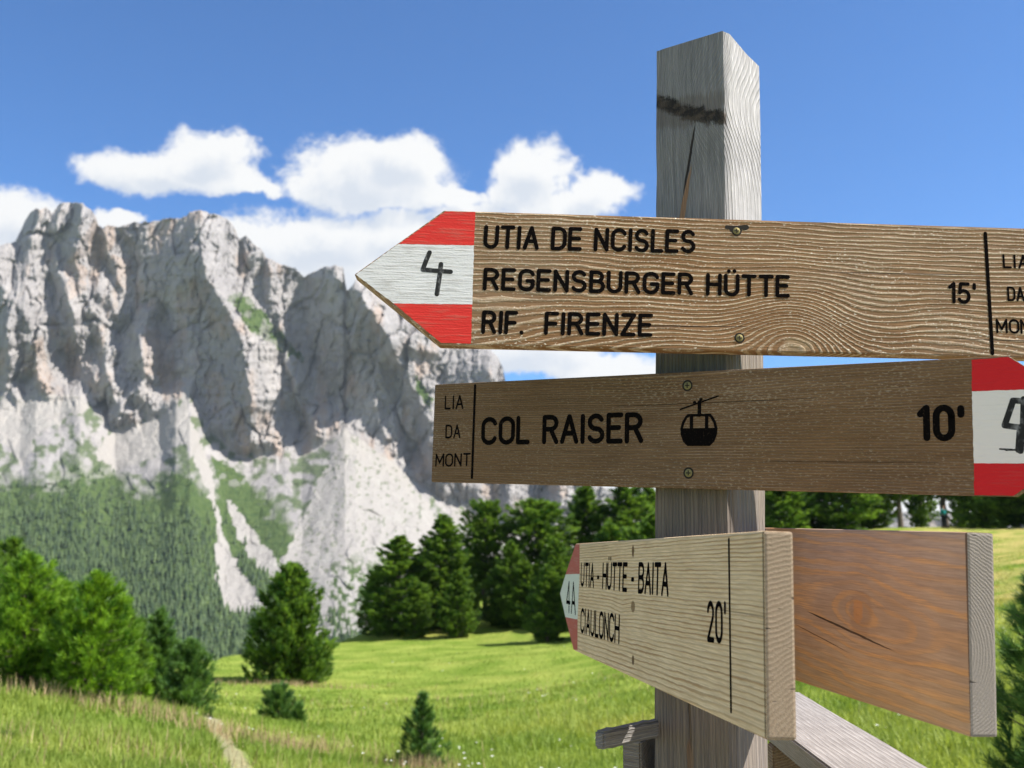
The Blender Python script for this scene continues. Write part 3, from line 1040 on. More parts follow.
x1, y1 = scatter(300000, 4.5, 60, power=0.7)
k_ = ~on_path(x1, y1); x1, y1 = x1[k_], y1[k_]
z1 = ground_z(x1, y1)
clump = fbm(x1 / 0.9, y1 / 0.9, 3, 77)
ln = rng.uniform(0.05, 0.15, len(x1)) * (0.55 + 0.9 * clump) * np.clip(1.25 - y1 / 70, 0.5, 1.3)
wd = 0.0045 + 0.0009 * y1
gme = blade_mesh('grass', x1, y1, z1, ln, wd, 0.75)
set_attr(gme, 'tint', np.repeat(np.clip(rng.normal(0.5, 0.25, len(x1)), 0, 1), 5))
grass = link('grass', gme, None, gmat)
tag(grass, 'green meadow grass around the signpost and down the slope', 'grass', kind='stuff')

# dry reddish seed stalks along the knoll and beside the path
dmat, g, b = new_mat('dry_grass_stalks')
at = V(g, g.n('ShaderNodeAttribute', attribute_name='tint').outputs['Fac'])
g.put(b.inputs['Base Color'], g.mix(at, (0.22, 0.13, 0.08), (0.52, 0.42, 0.22)))
spots = [(60, 10.7, 1.3, 0.22, 360), (130, 10.9, 0.6, 0.2, 220), (190, 11.2, 0.5, 0.3, 200), (285, 11.3, 0.45, 0.6, 520), (330, 11.6, 0.4, 0.5, 160),
         (290, 34.5, 1.4, 0.5, 500), (424, 10.0, 0.22, 0.2, 300), (150, 8.3, 1.0, 0.6, 240), (40, 8.0, 1.2, 0.6, 140), (1005, 3.4, 0.25, 0.25, 14), (640, 20, 5, 5, 500), (500, 24, 6, 5, 600)]
xs, ys = [], []
for (px, D, sx2, sy2, n_) in spots:
    xs.append((px - 512) / FPX * D + rng.normal(0, sx2, n_)); ys.append(D + rng.normal(0, sy2, n_))
xs = np.concatenate(xs); ys = np.concatenate(ys)
zs = ground_z(xs, ys)
dme = blade_mesh('dry_grass', xs, ys, zs, rng.uniform(0.12, 0.26, len(xs)), 0.0028 + 0.0004 * ys, 0.28)
set_attr(dme, 'tint', np.repeat(rng.random(len(xs)), 5))
dry = link('dry_grass', dme, None, dmat)
tag(dry, 'dry reddish seed stalks in front of the knoll pines and beside the path', 'dry grass', kind='stuff')

# white meadow flowers
fmat, g, b = new_mat('white_petals')
b.inputs['Base Color'].default_value = (0.75, 0.74, 0.68, 1)
nF = 420
xf, yf = scatter(nF, 8, 48, 180, 1050, 0.5)
cl = fbm(xf / 3, yf / 3, 2, 99)
k_ = cl > 0.5
xf, yf = xf[k_], yf[k_]
zf = ground_z(xf, yf) + rng.uniform(0.06, 0.2, len(xf))
rf = rng.uniform(0.008, 0.018, len(xf)) * (0.6 + yf / 25)
t6 = np.linspace(0, 2 * np.pi, 6, endpoint=False)
ringv = np.stack([xf[:, None] + rf[:, None] * np.cos(t6), yf[:, None] + rf[:, None] * np.sin(t6), zf[:, None] + 0 * t6[None] + 0.3 * rf[:, None]], -1)
cv = np.stack([xf, yf, zf - 0.2 * rf], -1)[:, None]
vv = np.concatenate([ringv, cv], 1).reshape(-1, 3)
ix = np.arange(len(xf))[:, None] * 7
k0 = np.arange(6)[None]
ff = np.stack([ix + k0, ix + (k0 + 1) % 6, np.repeat(ix + 6, 6, 1)], -1).reshape(-1, 3)
fl = link('wildflowers', np_mesh('wildflowers', vv, ff), None, fmat)
tag(fl, 'tiny white wildflowers scattered through the meadow grass', 'wildflowers', kind='stuff')


# ------------------------------------------------------------------ wood
def wood(name, along='x', freq=180.0, bumps=(), ramp=None, waver=1.4, fibre=1.0, relief=0.0012, speck=0.0, speck_col=(0.5, 0.42, 0.3),
         seed=0.0, noise_sc=(5.0, 16.0), marks=(), lines_exp=0.62, freq_var=0.0, tilt=0.0, rough=0.75, blot=None, line_mix=0.85, speck_at=0.64, knot=None, mark_y=None):
    """grain lines are the level lines of one field across the face; knots lift that field"""
    c_base, c_base2, c_line = ramp
    m, g, b = new_mat(name)
    oc = obj_coord(g)
    x, y, z = g.xyz(oc)
    if along == 'x':
        L, T = x, z
    else:
        L, T = z, x
    # depth makes the end and edge faces carry on the same grain
    Tq = T + y * 0.35
    nz = g.noise(g.comb(L * noise_sc[0] + seed, T * noise_sc[1], y * 10.0 + seed), 1.0, 3, 0.5)
    nz2 = g.noise(g.comb(L * 22.0 + seed, T * 90.0, y * 30.0), 1.0, 3, 0.6)
    if knot:
        # rings close round the knot and run out into near-parallel lines
        kl, kt, ke, ks, koff = knot
        a_ = g.m('TANH', (L - kl) * (1.0 / ks)) * (ks * ke)
        c_ = Tq - kt + (L - kl) * koff
        Tq = g.m('SQRT', a_ * a_ + c_ * c_)
    F = Tq * freq + L * tilt * freq + (nz - 0.5) * waver * 4.0 + (nz2 - 0.5) * 0.75
    if freq_var:
        F = F + Tq * Tq * (freq * freq_var)
    for (l0, t0, sl, st, A) in bumps:
        a_ = (L - l0) * (1.0 / sl); c_ = (T - t0) * (1.0 / st)
        F = F + g.m('EXPONENT', (a_ * a_ + c_ * c_) * -1.0) * A
    fr = g.m('FRACT', F)
    vw = (g.noise(g.comb(L * 9.0 + seed, T * 60.0, y * 20.0), 1.0, 3, 0.6) - 0.5) * 0.7
    ring = g.ss(fr + vw, lines_exp - 0.22, lines_exp + 0.12) * (1.0 - g.ss(fr, 0.86, 1.0))
    idn = g.noise(g.comb(g.m('FLOOR', F) * 3.7, L * 2.0, seed), 1.0, 1)
    fib = g.noise(g.comb(L * 30.0, T * 900.0, y * 500.0), 1.0, 4, 0.65)
    fib2 = g.noise(g.comb(L * 8.0 + seed, T * 240.0, y * 200.0), 1.0, 3, 0.6)
    mott = g.noise(g.comb(L * 14.0, T * 22.0, seed), 1.0, 3, 0.6)
    col = g.mix(g.ss(mott * 0.5 + fib2 * 0.5, 0.3, 0.7), c_base, c_base2)
    rm = ring * (0.30 + 0.70 * g.ss(idn, 0.25, 0.6)) * line_mix * g.ss(fib + fib2, 0.62, 1.12)
    col = g.mix(rm, col, c_line)
    col = g.mix(1.0, col, g.mix(g.ss(fib, 0.25, 0.75), (0.80, 0.79, 0.78), (1.18, 1.18, 1.18)), 'MULTIPLY')
    if speck:
        sp = g.noise(g.comb(L * 260.0, T * 520.0, y * 300.0), 1.0, 2, 0.5)
        spb = g.noise(g.comb(L * 9.0 + 3.0, T * 20.0, seed), 1.0, 2, 0.5)
        col = g.mix(g.ss(sp + (spb - 0.5) * 0.35, speck_at, speck_at + 0.09) * speck, col, speck_col)
    if speck:
        col = g.mix(ring * g.ss(g.noise(g.comb(L * 420.0, T * 700.0, y * 300.0), 1.0, 2, 0.6), 0.5, 0.62) * 0.55 * speck, col, speck_col)
    hgt = ring * 0.7 + fib * 0.55 + fib2 * 0.35
    for mk in marks:
        # (l0, t0, sl, st, slope, colour, strength, softness, depth): a stain, knot heart, crack or painted edge shade
        l0, t0, sl, st, slp, mc, stg, dep = mk
        T2 = T - t0 - (L - l0) * slp + (nz2 - 0.5) * st * 1.6 + (nz - 0.5) * st * 2.0
        a_ = (L - l0) * (1.0 / sl) + (fib2 - 0.5) * 0.3; c_ = T2 * (1.0 / st)
        e_ = g.m('SQRT', a_ * a_ + c_ * c_)
        mk_ = 1.0 - g.ss(e_ + (fib - 0.5) * 0.5, 0.72, 1.08)
        if mark_y is not None:
            mk_ = mk_ * (1.0 - g.ss(y, mark_y, mark_y + 0.004))
        col = g.mix(mk_ * stg, col, mc)
        if dep:
            hgt = hgt - mk_ * dep
    if blot:
        bl = g.ss(g.noise(g.comb(L * 3.0 + seed, T * 5.0, 2.0), 1.0, 4, 0.6), 0.42, 0.68)
        col = g.mix(bl * blot[0], col, blot[1])
    g.put(b.inputs['Base Color'], col)
    b.inputs['Roughness'].default_value = rough
    b.inputs['Specular IOR Level'].default_value = 0.2
    g.put(b.inputs['Normal'], g.bump(hgt, relief, 1.0))
    return m


def end_grain(name, y0, z0, freq, cols, seed=0.0, rays=True):
    m, g, b = new_mat(name)
    x, y, z = g.xyz(obj_coord(g))
    a_ = y - y0; c_ = z - z0
    r_ = g.m('SQRT', a_ * a_ + c_ * c_)
    nz = g.noise(g.comb(x, y * 30.0 + seed, z * 16.0), 1.0, 3)
    F = r_ * freq + (nz - 0.5) * 3.0 + (g.noise(g.comb(x, y * 120.0, z * 60.0 + seed), 1.0, 2) - 0.5) * 1.0
    fr = g.m('FRACT', F)
    ring = g.ss(fr, 0.25, 0.7) * (1.0 - g.ss(fr, 0.9, 1.0))
    f2 = g.noise(g.comb(x, y * 900.0, z * 900.0), 1.0, 3, 0.6)
    f3 = g.noise(g.comb(x, y * 60.0, z * 25.0 + seed), 1.0, 4, 0.6)
    col = g.mix(f3, cols[0], cols[1])
    col = g.mix(ring * 0.42 * g.ss(f3, 0.3, 0.55), col, cols[2])
    ck = g.noise(g.comb(x, y * 40.0 + z * 20.0, z * 190.0 + seed), 1.0, 2, 0.5)
    col = g.mix(g.ss(ck, 0.69, 0.74) * 0.8, col, (0.03, 0.022, 0.016))
    col = g.mix(1.0, col, g.mix(f2, (0.72, 0.72, 0.72), (1.2, 1.2, 1.2)), 'MULTIPLY')
    g.put(b.inputs['Base Color'], col)
    g.put(b.inputs['Normal'], g.bump(f2 * 0.6 + ring * 0.3 - g.ss(ck, 0.69, 0.74), 0.0005))
    return m


def paint(name, col, wear=(0.5, 0.45, 0.38), amount=0.25, sat=0.06):
    m, g, b = new_mat(name)
    x, y, z = g.xyz(obj_coord(g))
    f1 = g.noise(g.comb(x * 26.0, y, z * 420.0), 1.0, 4, 0.65)
    f2 = g.noise(g.comb(x * 5.0, y, z * 8.0), 1.0, 4, 0.6)
    f3 = g.noise(g.comb(x * 400.0, y, z * 700.0), 1.0, 2)
    c = g.mix(f2, tuple(v * 0.94 for v in col), tuple(min(1, v * 1.06) for v in col))
    c = g.mix(g.ss(f1 * 0.7 + f2 * 0.3 + (f3 - 0.5) * 0.08, 0.53, 0.61) * amount, c, wear)
    g.put(b.inputs['Base Color'], c)
    b.inputs['Roughness'].default_value = 0.6
    g.put(b.inputs['Normal'], g.bump(f1 + f3 * 0.3, 0.0006))
    return m


M_ink, g, b = new_mat('black_routed_paint')
x, y, z = g.xyz(obj_coord(g))
g.put(b.inputs['Base Color'], g.mix(g.ss(g.noise(g.comb(x * 500, y, z * 500), 1.0, 2), 0.60, 0.75), (0.006, 0.005, 0.005), (0.055, 0.038, 0.025)))
b.inputs['Roughness'].default_value = 1.0
b.inputs['Specular IOR Level'].default_value = 0.0
M_marker, g, b = new_mat('black_marker_stroke')
x, y, z = g.xyz(obj_coord(g))
g.put(b.inputs['Base Color'], g.mix(g.ss(g.noise(g.comb(x * 130, y, z * 90), 1.0, 3, 0.6), 0.50, 0.72), (0.02, 0.02, 0.02), (0.22, 0.22, 0.22)))
M_brass, g, b = new_mat('brass_screw')
b.inputs['Base Color'].default_value = (0.24, 0.20, 0.09, 1)
b.inputs['Metallic'].default_value = 0.9
b.inputs['Roughness'].default_value = 0.6
M_dark, g, b = new_mat('dark_recess')
b.inputs['Base Color'].default_value = (0.018, 0.014, 0.010, 1)
M_red = paint('red_paint', (0.66, 0.030, 0.022), (0.42, 0.16, 0.11), 0.35)
M_red2 = paint('deep_red_paint', (0.60, 0.012, 0.016), (0.42, 0.08, 0.07), 0.2)
M_red_fade = paint('faded_red_paint', (0.46, 0.095, 0.065), (0.5, 0.3, 0.22), 0.25)
M_white = paint('white_paint', (0.70, 0.685, 0.675), (0.36, 0.33, 0.30), 0.5)
M_white2 = paint('smooth_white_paint', (0.78, 0.735, 0.69), (0.5, 0.48, 0.45), 0.10)
M_cream = paint('cream_paint', (0.66, 0.66, 0.55), (0.5, 0.45, 0.32), 0.2)

# ---- stroke lettering, like a router cuts it (unit height, own width)
def arc(cx, cy, rx, ry, a0, a1, n=10):
    t = np.radians(np.linspace(a0, a1, n))
    return [(cx + rx * math.cos(v), cy + ry * math.sin(v)) for v in t]


GLY = {
    'A': (.56, [[(0, 0), (.28, 1), ], [(.28, 1), (.56, 0)], [(.10, .33), (.46, .33)]]),
    'B': (.52, [[(0, 0), (0, 1)], [(0, 1), (.26, 1)] + arc(.26, .76, .22, .24, 90, -90) + [(0, .52)], [(.26, .52)] + arc(.28, .26, .24, .26, 90, -90) + [(0, 0)]]),
    'C': (.54, [arc(.28, .72, .28, .28, 20, 180, 9) + arc(.28, .28, .28, .28, 180, 340, 9)]),
    'D': (.54, [[(0, 0), (0, 1)], [(0, 1), (.22, 1)] + arc(.24, .70, .30, .30, 90, 0, 7) + arc(.24, .30, .30, .30, 0, -90, 7) + [(0, 0)]]),
    'E': (.46, [[(0, 0), (0, 1)], [(0, 1), (.46, 1)], [(0, .52), (.40, .52)], [(0, 0), (.46, 0)]]),
    'F': (.44, [[(0, 0), (0, 1)], [(0, 1), (.44, 1)], [(0, .50), (.38, .50)]]),
    'G': (.56, [arc(.28, .72, .28, .28, 20, 180, 9) + arc(.28, .28, .28, .28, 180, 360, 11), [(.56, .28), (.56, .46)], [(.56, .46), (.32, .46)]]),
    'H': (.52, [[(0, 0), (0, 1)], [(.52, 0), (.52, 1)], [(0, .52), (.52, .52)]]),
    'I': (.04, [[(.02, 0), (.02, 1)]]),
    'L': (.42, [[(0, 1), (0, 0)], [(0, 0), (.42, 0)]]),
    'M': (.64, [[(0, 0), (0, 1)], [(0, 1), (.32, .25)], [(.32, .25), (.64, 1)], [(.64, 1), (.64, 0)]]),
    'N': (.52, [[(0, 0), (0, 1)], [(0, 1), (.52, 0)], [(.52, 0), (.52, 1)]]),
    'O': (.56, [arc(.28, .72, .28, .28, 0, 180, 11) + arc(.28, .28, .28, .28, 180, 360, 11) + [(.56, .72)]]),
    'R': (.52, [[(0, 0), (0, 1)], [(0, 1), (.26, 1)] + arc(.26, .755, .24, .245, 90, -90) + [(0, .51)], [(.28, .51), (.52, 0)]]),
    'S': (.52, [arc(.26, .75, .24, .25, 25, 270, 12) + arc(.26, .25, .26, .25, 90, -155, 12)]),
    'T': (.50, [[(.25, 0), (.25, 1)], [(0, 1), (.50, 1)]]),
    'U': (.52, [[(0, 1), (0, .27)] + arc(.26, .27, .26, .27, 180, 360, 11) + [(.52, 1)]]),
    'Z': (.48, [[(0, 1), (.48, 1)], [(.48, 1), (0, 0)], [(0, 0), (.48, 0)]]),
    '0': (.50, [arc(.25, .72, .25, .28, 0, 180, 11) + arc(.25, .28, .25, .28, 180, 360, 11) + [(.50, .72)]]),
    '1': (.20, [[(0, .80), (.20, 1)], [(.20, 1), (.20, 0)]]),
    '2': (.48, [arc(.24, .73, .24, .27, 165, -25, 11) + [(0, 0)], [(0, 0), (.48, 0)]]),
    '4': (.50, [[(.36, 0), (.36, 1)], [(.36, 1), (0, .30)], [(0, .30), (.50, .30)]]),
    '5': (.48, [[(.44, 1), (.08, 1)], [(.08, 1), (.03, .52)], [(.03, .52)] + arc(.22, .32, .26, .32, 120, -150, 12)]),
    "'": (.04, [[(.02, .98), (.02, .78)]]),
    '.': (.04, [[(.02, 0), (.02, .01)]]),
    '-': (.22, [[(.0, .42), (.22, .42)]]),
    ' ': (.22, []),
}
GLY['Ü'] = (GLY['U'][0], GLY['U'][1] + [[(.13, 1.24), (.13, 1.25)], [(.39, 1.24), (.39, 1.25)]])


def ribbon(path, wdt, y, vs, fs):
    P = [np.array(q_, float) for q_ in path]
    P2 = [P[0]]
    for q_ in P[1:]:
        if np.linalg.norm(q_ - P2[-1]) > 1e-5: P2.append(q_)
    P = np.array(P2)
    if len(P) < 2: P = np.vstack([P, P + [1e-4, 0]])
    n = len(P); h = wdt / 2
    tan = np.zeros_like(P)
    for i in range(n):
        a_ = P[i] - P[i - 1] if i else P[1] - P[0]
        b2 = P[i + 1] - P[i] if i < n - 1 else P[-1] - P[-2]
        a_ = a_ / np.linalg.norm(a_); b2 = b2 / np.linalg.norm(b2)
        t = a_ + b2; t = t / (np.linalg.norm(t) + 1e-9); tan[i] = t
    nor = np.stack([-tan[:, 1], tan[:, 0]], 1)
    lft = P + nor * h; rgt = P - nor * h
    a0 = math.atan2(nor[-1, 1], nor[-1, 0])
    cap1 = [P[-1] + h * np.array([math.cos(a0 - t), math.sin(a0 - t)]) for t in np.linspace(0, math.pi, 7)[1:-1]]
    a1 = math.atan2(-nor[0, 1], -nor[0, 0])
    cap0 = [P[0] + h * np.array([math.cos(a1 - t), math.sin(a1 - t)]) for t in np.linspace(0, math.pi, 7)[1:-1]]
    b0 = len(vs)
    for q_ in lft: vs.append((q_[0], y, q_[1]))
    for q_ in rgt: vs.append((q_[0], y, q_[1]))
    for i in range(n - 1):
        fs.append((b0 + i, b0 + n + i, b0 + n + i + 1, b0 + i + 1))
    c1 = len(vs)
    for q_ in cap1: vs.append((q_[0], y, q_[1]))
    fs.append(tuple([b0 + 2 * n - 1] + [c1 + k for k in reversed(range(len(cap1)))] + [b0 + n - 1]))
    c0 = len(vs)
    for q_ in cap0: vs.append((q_[0], y, q_[1]))
    fs.append(tuple([b0] + [c0 + k for k in reversed(range(len(cap0)))] + [b0 + n]))


class Sign:
    def __init__(s, name, P0, yaw, roll, lean, thick, label, group, k=1.0):
        P0 = tuple(np.array([0, 0, CAM_H]) + (np.array(P0) - [0, 0, CAM_H]) * k)
        a, r, t = map(math.radians, (yaw, roll, lean))
        u = Vector((math.cos(a), math.sin(a), 0)); n = Vector((math.sin(a), -math.cos(a), 0)); v = Vector((0, 0, 1))
        u2 = u * math.cos(r) + v * math.sin(r); v2 = -u * math.sin(r) + v * math.cos(r)
        v3 = v2 * math.cos(t) + n * math.sin(t)
        bk = v3.cross(u2)
        s.P0 = Vector(P0); s.u = u2; s.v = v3; s.nb = bk
        s.root = bpy.data.objects.new(name, None)
        COL.objects.link(s.root)
        s.root.empty_display_size = 0.05
        M = Matrix((( u2.x, bk.x, v3.x, P0[0]), (u2.y, bk.y, v3.y, P0[1]), (u2.z, bk.z, v3.z, P0[2]), (0, 0, 0, 1)))
        s.root.matrix_world = M
        s.th = thick
        tag(s.root, label, 'direction sign', group)
        s.lift = 0.0004
        s.rg = random.Random(len(label))

    def loc(s, px, py):
        d = Vector(ray(px, py)); o = Vector((0, 0, CAM_H))
        k = (s.P0 - o).dot(s.nb) / d.dot(s.nb)
        q_ = o + d * k - s.P0
        return np.array([q_.dot(s.u), q_.dot(s.v)])

    def board(s, outline, mats, bevel=0.0018, end_of=None):
        bm = bmesh.new()
        f0 = [bm.verts.new((x_, 0, z_)) for x_, z_ in outline]
        f1 = [bm.verts.new((x_, s.th, z_)) for x_, z_ in outline]
        n = len(f0)
        bm.faces.new(f0); bm.faces.new(list(reversed(f1)))
        for i in range(n):
            j = (i + 1) % n
            bm.faces.new((f0[j], f0[i], f1[i], f1[j]))
        bmesh.ops.recalc_face_normals(bm, faces=bm.faces)
        if bevel:
            bmesh.ops.bevel(bm, geom=list(bm.edges), offset=bevel, segments=2, affect='EDGES', profile=0.6)
        bm.normal_update()
        if len(mats) > 1:
            for f in bm.faces:
                if abs(f.normal.x) > 0.9: f.material_index = 1
        return bm_obj('board', bm, mats, s.root)

    def patch(s, name, poly, mat, lift=0.00015, label=None):
        bm = bmesh.new()
        t = 0.0001
        # brushed by hand: the borders waver a little
        pl = []
        for i in range(len(poly)):
            A_, B_ = np.array(poly[i], float), np.array(poly[(i + 1) % len(poly)], float)
            nn_ = max(2, int(np.linalg.norm(B_ - A_) / 0.003))
            for k in range(nn_):
                w_ = 0.0 if k == 0 else 0.00028
                pl.append(A_ + (B_ - A_) * k / nn_ + np.array([s.rg.uniform(-w_, w_), s.rg.uniform(-w_, w_)]))
        poly = pl
        a_ = [bm.verts.new((x_, -lift, z_)) for x_, z_ in poly]
        b2 = [bm.verts.new((x_, -lift + t, z_)) for x_, z_ in poly]
        bm.faces.new(a_); bm.faces.new(list(reversed(b2)))
        for i in range(len(a_)):
            j = (i + 1) % len(a_)
            bm.faces.new((a_[j], a_[i], b2[i], b2[j]))
        bmesh.ops.recalc_face_normals(bm, faces=bm.faces)
        return bm_obj(name, bm, mat, s.root)

    def strokes(s, name, paths, wdt, mat=None, lift=0.00022):
        vs, fs = [], []
        for i, pth in enumerate(paths):
            ribbon(pth, wdt, -lift - i * 0.000004, vs, fs)
        me = bpy.data.meshes.new(name)
        me.from_pydata(vs, [], fs)
        me.update()
        return link(name, me, s.root, mat or M_ink)

    def text(s, txt, BL, BR, TL, wdt, gap=0.20, mat=None, lift=0.00022, name='lettering'):
        """fit one line of routed letters between baseline ends, cap height from TL; stroke width counts inside the box"""
        bl, br, tl = s.loc(*BL), s.loc(*BR), s.loc(*TL)
        h = wdt / 2
        ub = br - bl; Wd = np.linalg.norm(ub); ub = ub / Wd
        vb = tl - bl; H = abs(vb[0] * -ub[1] + vb[1] * ub[0]); vb = vb / np.linalg.norm(vb)
        H = np.linalg.norm(tl - bl) - wdt; Wd = Wd - wdt
        tot = sum(GLY[ch][0] for ch in txt) + gap * (len(txt) - 1)
        k = Wd / tot
        o = bl + ub * h + vb * h
        paths = []; x_ = 0
        for ch in txt:
            w_, st = GLY[ch]
            for pth in st:
                jx, jy = s.rg.uniform(-.012, .012), s.rg.uniform(-.008, .008)
                paths.append([o + ub * (x_ + a_ + jx) * k + vb * (b2 + jy) * H for a_, b2 in pth])
            x_ += w_ + gap
        return s.strokes(name, paths, wdt, mat, lift)

    def screw(s, px, py, r=0.0046, recess=0.0):
        c_ = s.loc(px, py)
        bm = bmesh.new()
        # washer-like countersink, dark, then a domed brass head with a cross slot
        N = 20
        def ringv(rr, y_): return [bm.verts.new((c_[0] + rr * math.cos(2 * math.pi * i / N), y_, c_[1] + rr * math.sin(2 * math.pi * i / N))) for i in range(N)]
        rs = [ringv(r * 1.45, -0.00018), ringv(r * 1.02, -0.0002), ringv(r * 1.0, -0.0003), ringv(r * 0.6, -0.0007), ringv(r * 0.2, -0.0009)]
        for i, (A_, B_) in enumerate(zip(rs[:-1], rs[1:])):
            for k in range(N):
                f = bm.faces.new((A_[k], A_[(k + 1) % N], B_[(k + 1) % N], B_[k]))
                f.material_index = 1 if i == 0 else 0
        bm.faces.new(rs[-1])
        bmesh.ops.recalc_face_normals(bm, faces=bm.faces)
        head = bm_obj('screw', bm, [M_brass, M_dark], s.root)
        bm = bmesh.new()
        for (wx, wz) in ((r * 0.62, r * 0.13), (r * 0.13, r * 0.62)):
            q_ = bmesh.ops.create_cube(bm, size=1.0)
            for v_ in q_['verts']:
                v_.co = Vector((c_[0] + v_.co.x * 2 * wx, -0.0008 + v_.co.y * 0.0004 - (0.00003 if wx > wz else 0), c_[1] + v_.co.z * 2 * wz))
        bm_obj('cross_slot', bm, M_dark, head)
        return head


GRP = 'wooden direction signs on the post'
# ------------------------------------------------------------------ sign 1: upper board
s1 = Sign('direction_sign', (-0.0373, 0.9661, 1.9109), 2.752, -0.938, -0.725, 0.021,
          'topmost weathered brown board with left arrow and three lines of hut names', GRP)
W1 = wood('weathered_larch', freq=255.0, seed=2.0, waver=1.0, tilt=0.02, freq_var=2.1,
          bumps=[(0.322, -0.126, 0.052, 0.046, -9.5), (0.22, -0.165, 0.07, 0.055, -6.0), (0.12, -0.150, 0.09, 0.045, -3.0), (0.02, -0.13, 0.09, 0.035, 2.0), (0.46, -0.145, 0.07, 0.05, -2.5), (0.40, -0.10, 0.06, 0.03, 1.2)],
          ramp=((0.185, 0.090, 0.033), (0.285, 0.155, 0.068), (0.64, 0.50, 0.34)), line_mix=0.76, relief=0.0012, speck=1.0, speck_col=(0.75, 0.66, 0.52),
          marks=[(0.17, -0.113, 0.13, 0.0007, 0.02, (0.05, 0.028, 0.014), 0.85, 0.8), (0.44, -0.052, 0.09, 0.0006, 0.01, (0.05, 0.028, 0.014), 0.8, 0.8), (0.54, -0.118, 0.06, 0.0007, 0.0, (0.05, 0.028, 0.014), 0.8, 0.8), (0.325, -0.128, 0.016, 0.009, 0.0, (0.40, 0.30, 0.18), 0.5, 0.3)], noise_sc=(6.0, 14.0), lines_exp=0.62, blot=(0.5, (0.31, 0.23, 0.155)))
E1 = end_grain('larch_end', -0.03, -0.2, 210, ((0.25, 0.16, 0.09), (0.33, 0.23, 0.13), (0.16, 0.09, 0.045)))
w1 = 0.593
tipL = s1.loc(354, 274.4); tl = s1.loc(444, 210.2); bl = s1.loc(440, 344.6)
s1.board([(tl[0], tl[1]), (w1, s1.loc(1020, 228.0)[1]), (w1 + 0.001, s1.loc(1020, 357.6)[1]), (bl[0], bl[1]), (tipL[0], tipL[1])], [W1, E1])
L_ = s1.loc
e = 0.0012
s1.patch('red_stripe', [L_(445.5, 211.4), L_(475.4, 212.0), L_(474.0, 245.4), L_(398.6, 244.0)], M_red)
s1.patch('white_panel', [L_(398.6, 244.0), L_(474.0, 245.4), L_(472.3, 304.6), L_(393.6, 303.4), L_(356, 274.6)], M_white)
s1.patch('red_stripe', [L_(393.6, 303.4), L_(472.3, 304.6), L_(471.0, 343.6), L_(441, 342.9)], M_red)
s1.text('UTIA DE NCISLES', (482.6, 248.9), (695.2, 253.6), (484.2, 225.0), 0.0040, gap=0.25)
s1.text('REGENSBURGER HÜTTE', (482.6, 290.4), (789.8, 297.8), (483.8, 267.6), 0.0040, gap=0.25)
s1.text('RIF.', (481.0, 333.8), (523.6, 334.7), (482.4, 310.3), 0.0040, gap=0.27)
s1.text('FIRENZE', (543.8, 335.0), (652.2, 337.0), (545.0, 311.6), 0.0040, gap=0.25)
s1.text("15'", (948.3, 303.4), (976.8, 304.2), (948.0, 281.8), 0.0036, gap=0.26)
s1.strokes('divider_line', [[L_(985.2, 233.5), L_(992.4, 353.5)]], 0.0038)
s1.text('LIA', (1003.2, 268.4), (1029, 269.0), (1002.4, 254.2), 0.0022, gap=0.26)
s1.text('DA', (1007.6, 301.2), (1025, 301.8), (1006.8, 286.4), 0.0022, gap=0.26)
s1.text('MONT', (996.4, 333.2), (1041, 334.4), (995.6, 318.6), 0.0022, gap=0.22)
s1.strokes('handwritten_number', [[L_(429.6, 252.5), L_(426, 261), L_(422.8, 269.6)], [L_(422.8, 269.8), L_(436, 270.8), L_(450.6, 271.8)], [L_(441.0, 264.2), L_(439.2, 279), L_(436.9, 294.2)]], 0.0046, M_marker)
s1.screw(736.5, 231.0, 0.0036); s1.screw(739.5, 338.0, 0.0036)
# dark strokes painting the shade in the notch torn out round the upper screw
s1.strokes('chipped_notch_shade', [[L_(727, 227.2), L_(735, 227.8), L_(746.5, 226.9)], [L_(731.5, 229.8), L_(740, 230.4)], [L_(744, 228.4), L_(747, 227.4)]], 0.0042, M_dark, 0.00012)

# ------------------------------------------------------------------ sign 2: middle board
s2 = Sign('direction_sign', (-0.097, 1.2418, 1.7746), -36.355, -2.588, 0.742, 0.020,
          'dark brown middle board with right arrow, cable car emblem and COL RAISER lettering', GRP, 0.970)
W2 = wood('dark_weathered_board', freq=360.0, seed=8.0, waver=0.7, bumps=[(0.30, -0.015, 0.22, 0.03, 2.2)],
          ramp=((0.128, 0.074, 0.037), (0.200, 0.123, 0.067), (0.31, 0.215, 0.135)), relief=0.0010, speck=0.8, speck_at=0.585, speck_col=(0.34, 0.27, 0.19),
          noise_sc=(3.0, 10.0), blot=(0.5, (0.19, 0.11, 0.05)), marks=[(0.36, -0.032, 0.12, 0.0006, 0.01, (0.03, 0.018, 0.01), 0.8, 0.8), (0.50, -0.090, 0.08, 0.0006, 0.0, (0.03, 0.018, 0.01), 0.7, 0.8)], line_mix=0.7)
E2 = end_grain('dark_end', -0.03, -0.2, 260, ((0.10, 0.07, 0.045), (0.14, 0.10, 0.06), (0.06, 0.04, 0.025)))
L_ = s2.loc
c1_, c2_ = L_(1008.4, 355.8), L_(1013.7, 496.9)
tip2 = np.array([c1_[0] + 0.078, (c1_[1] + c2_[1]) / 2])
s2.board([L_(434.7, 384.4), c1_, tip2, c2_, L_(431, 482)], [W2, E2])
RT, RB = L_(971.6, 358.6), L_(974.4, 496.2)
t1, t2 = L_(971.9, 391.3), L_(973.8, 463.2)
dn = lambda a_, b_, k: np.array(a_) * (1 - k) + np.array(b_) * k
hh = abs(c1_[1] - c2_[1])
k1 = (t1[1] - c1_[1]) / (tip2[1] - c1_[1]); k2 = (t2[1] - c2_[1]) / (tip2[1] - c2_[1])
n1_, n2_ = dn(c1_, tip2, k1), dn(c2_, tip2, k2)
inset = np.array([-0.0012, 0])
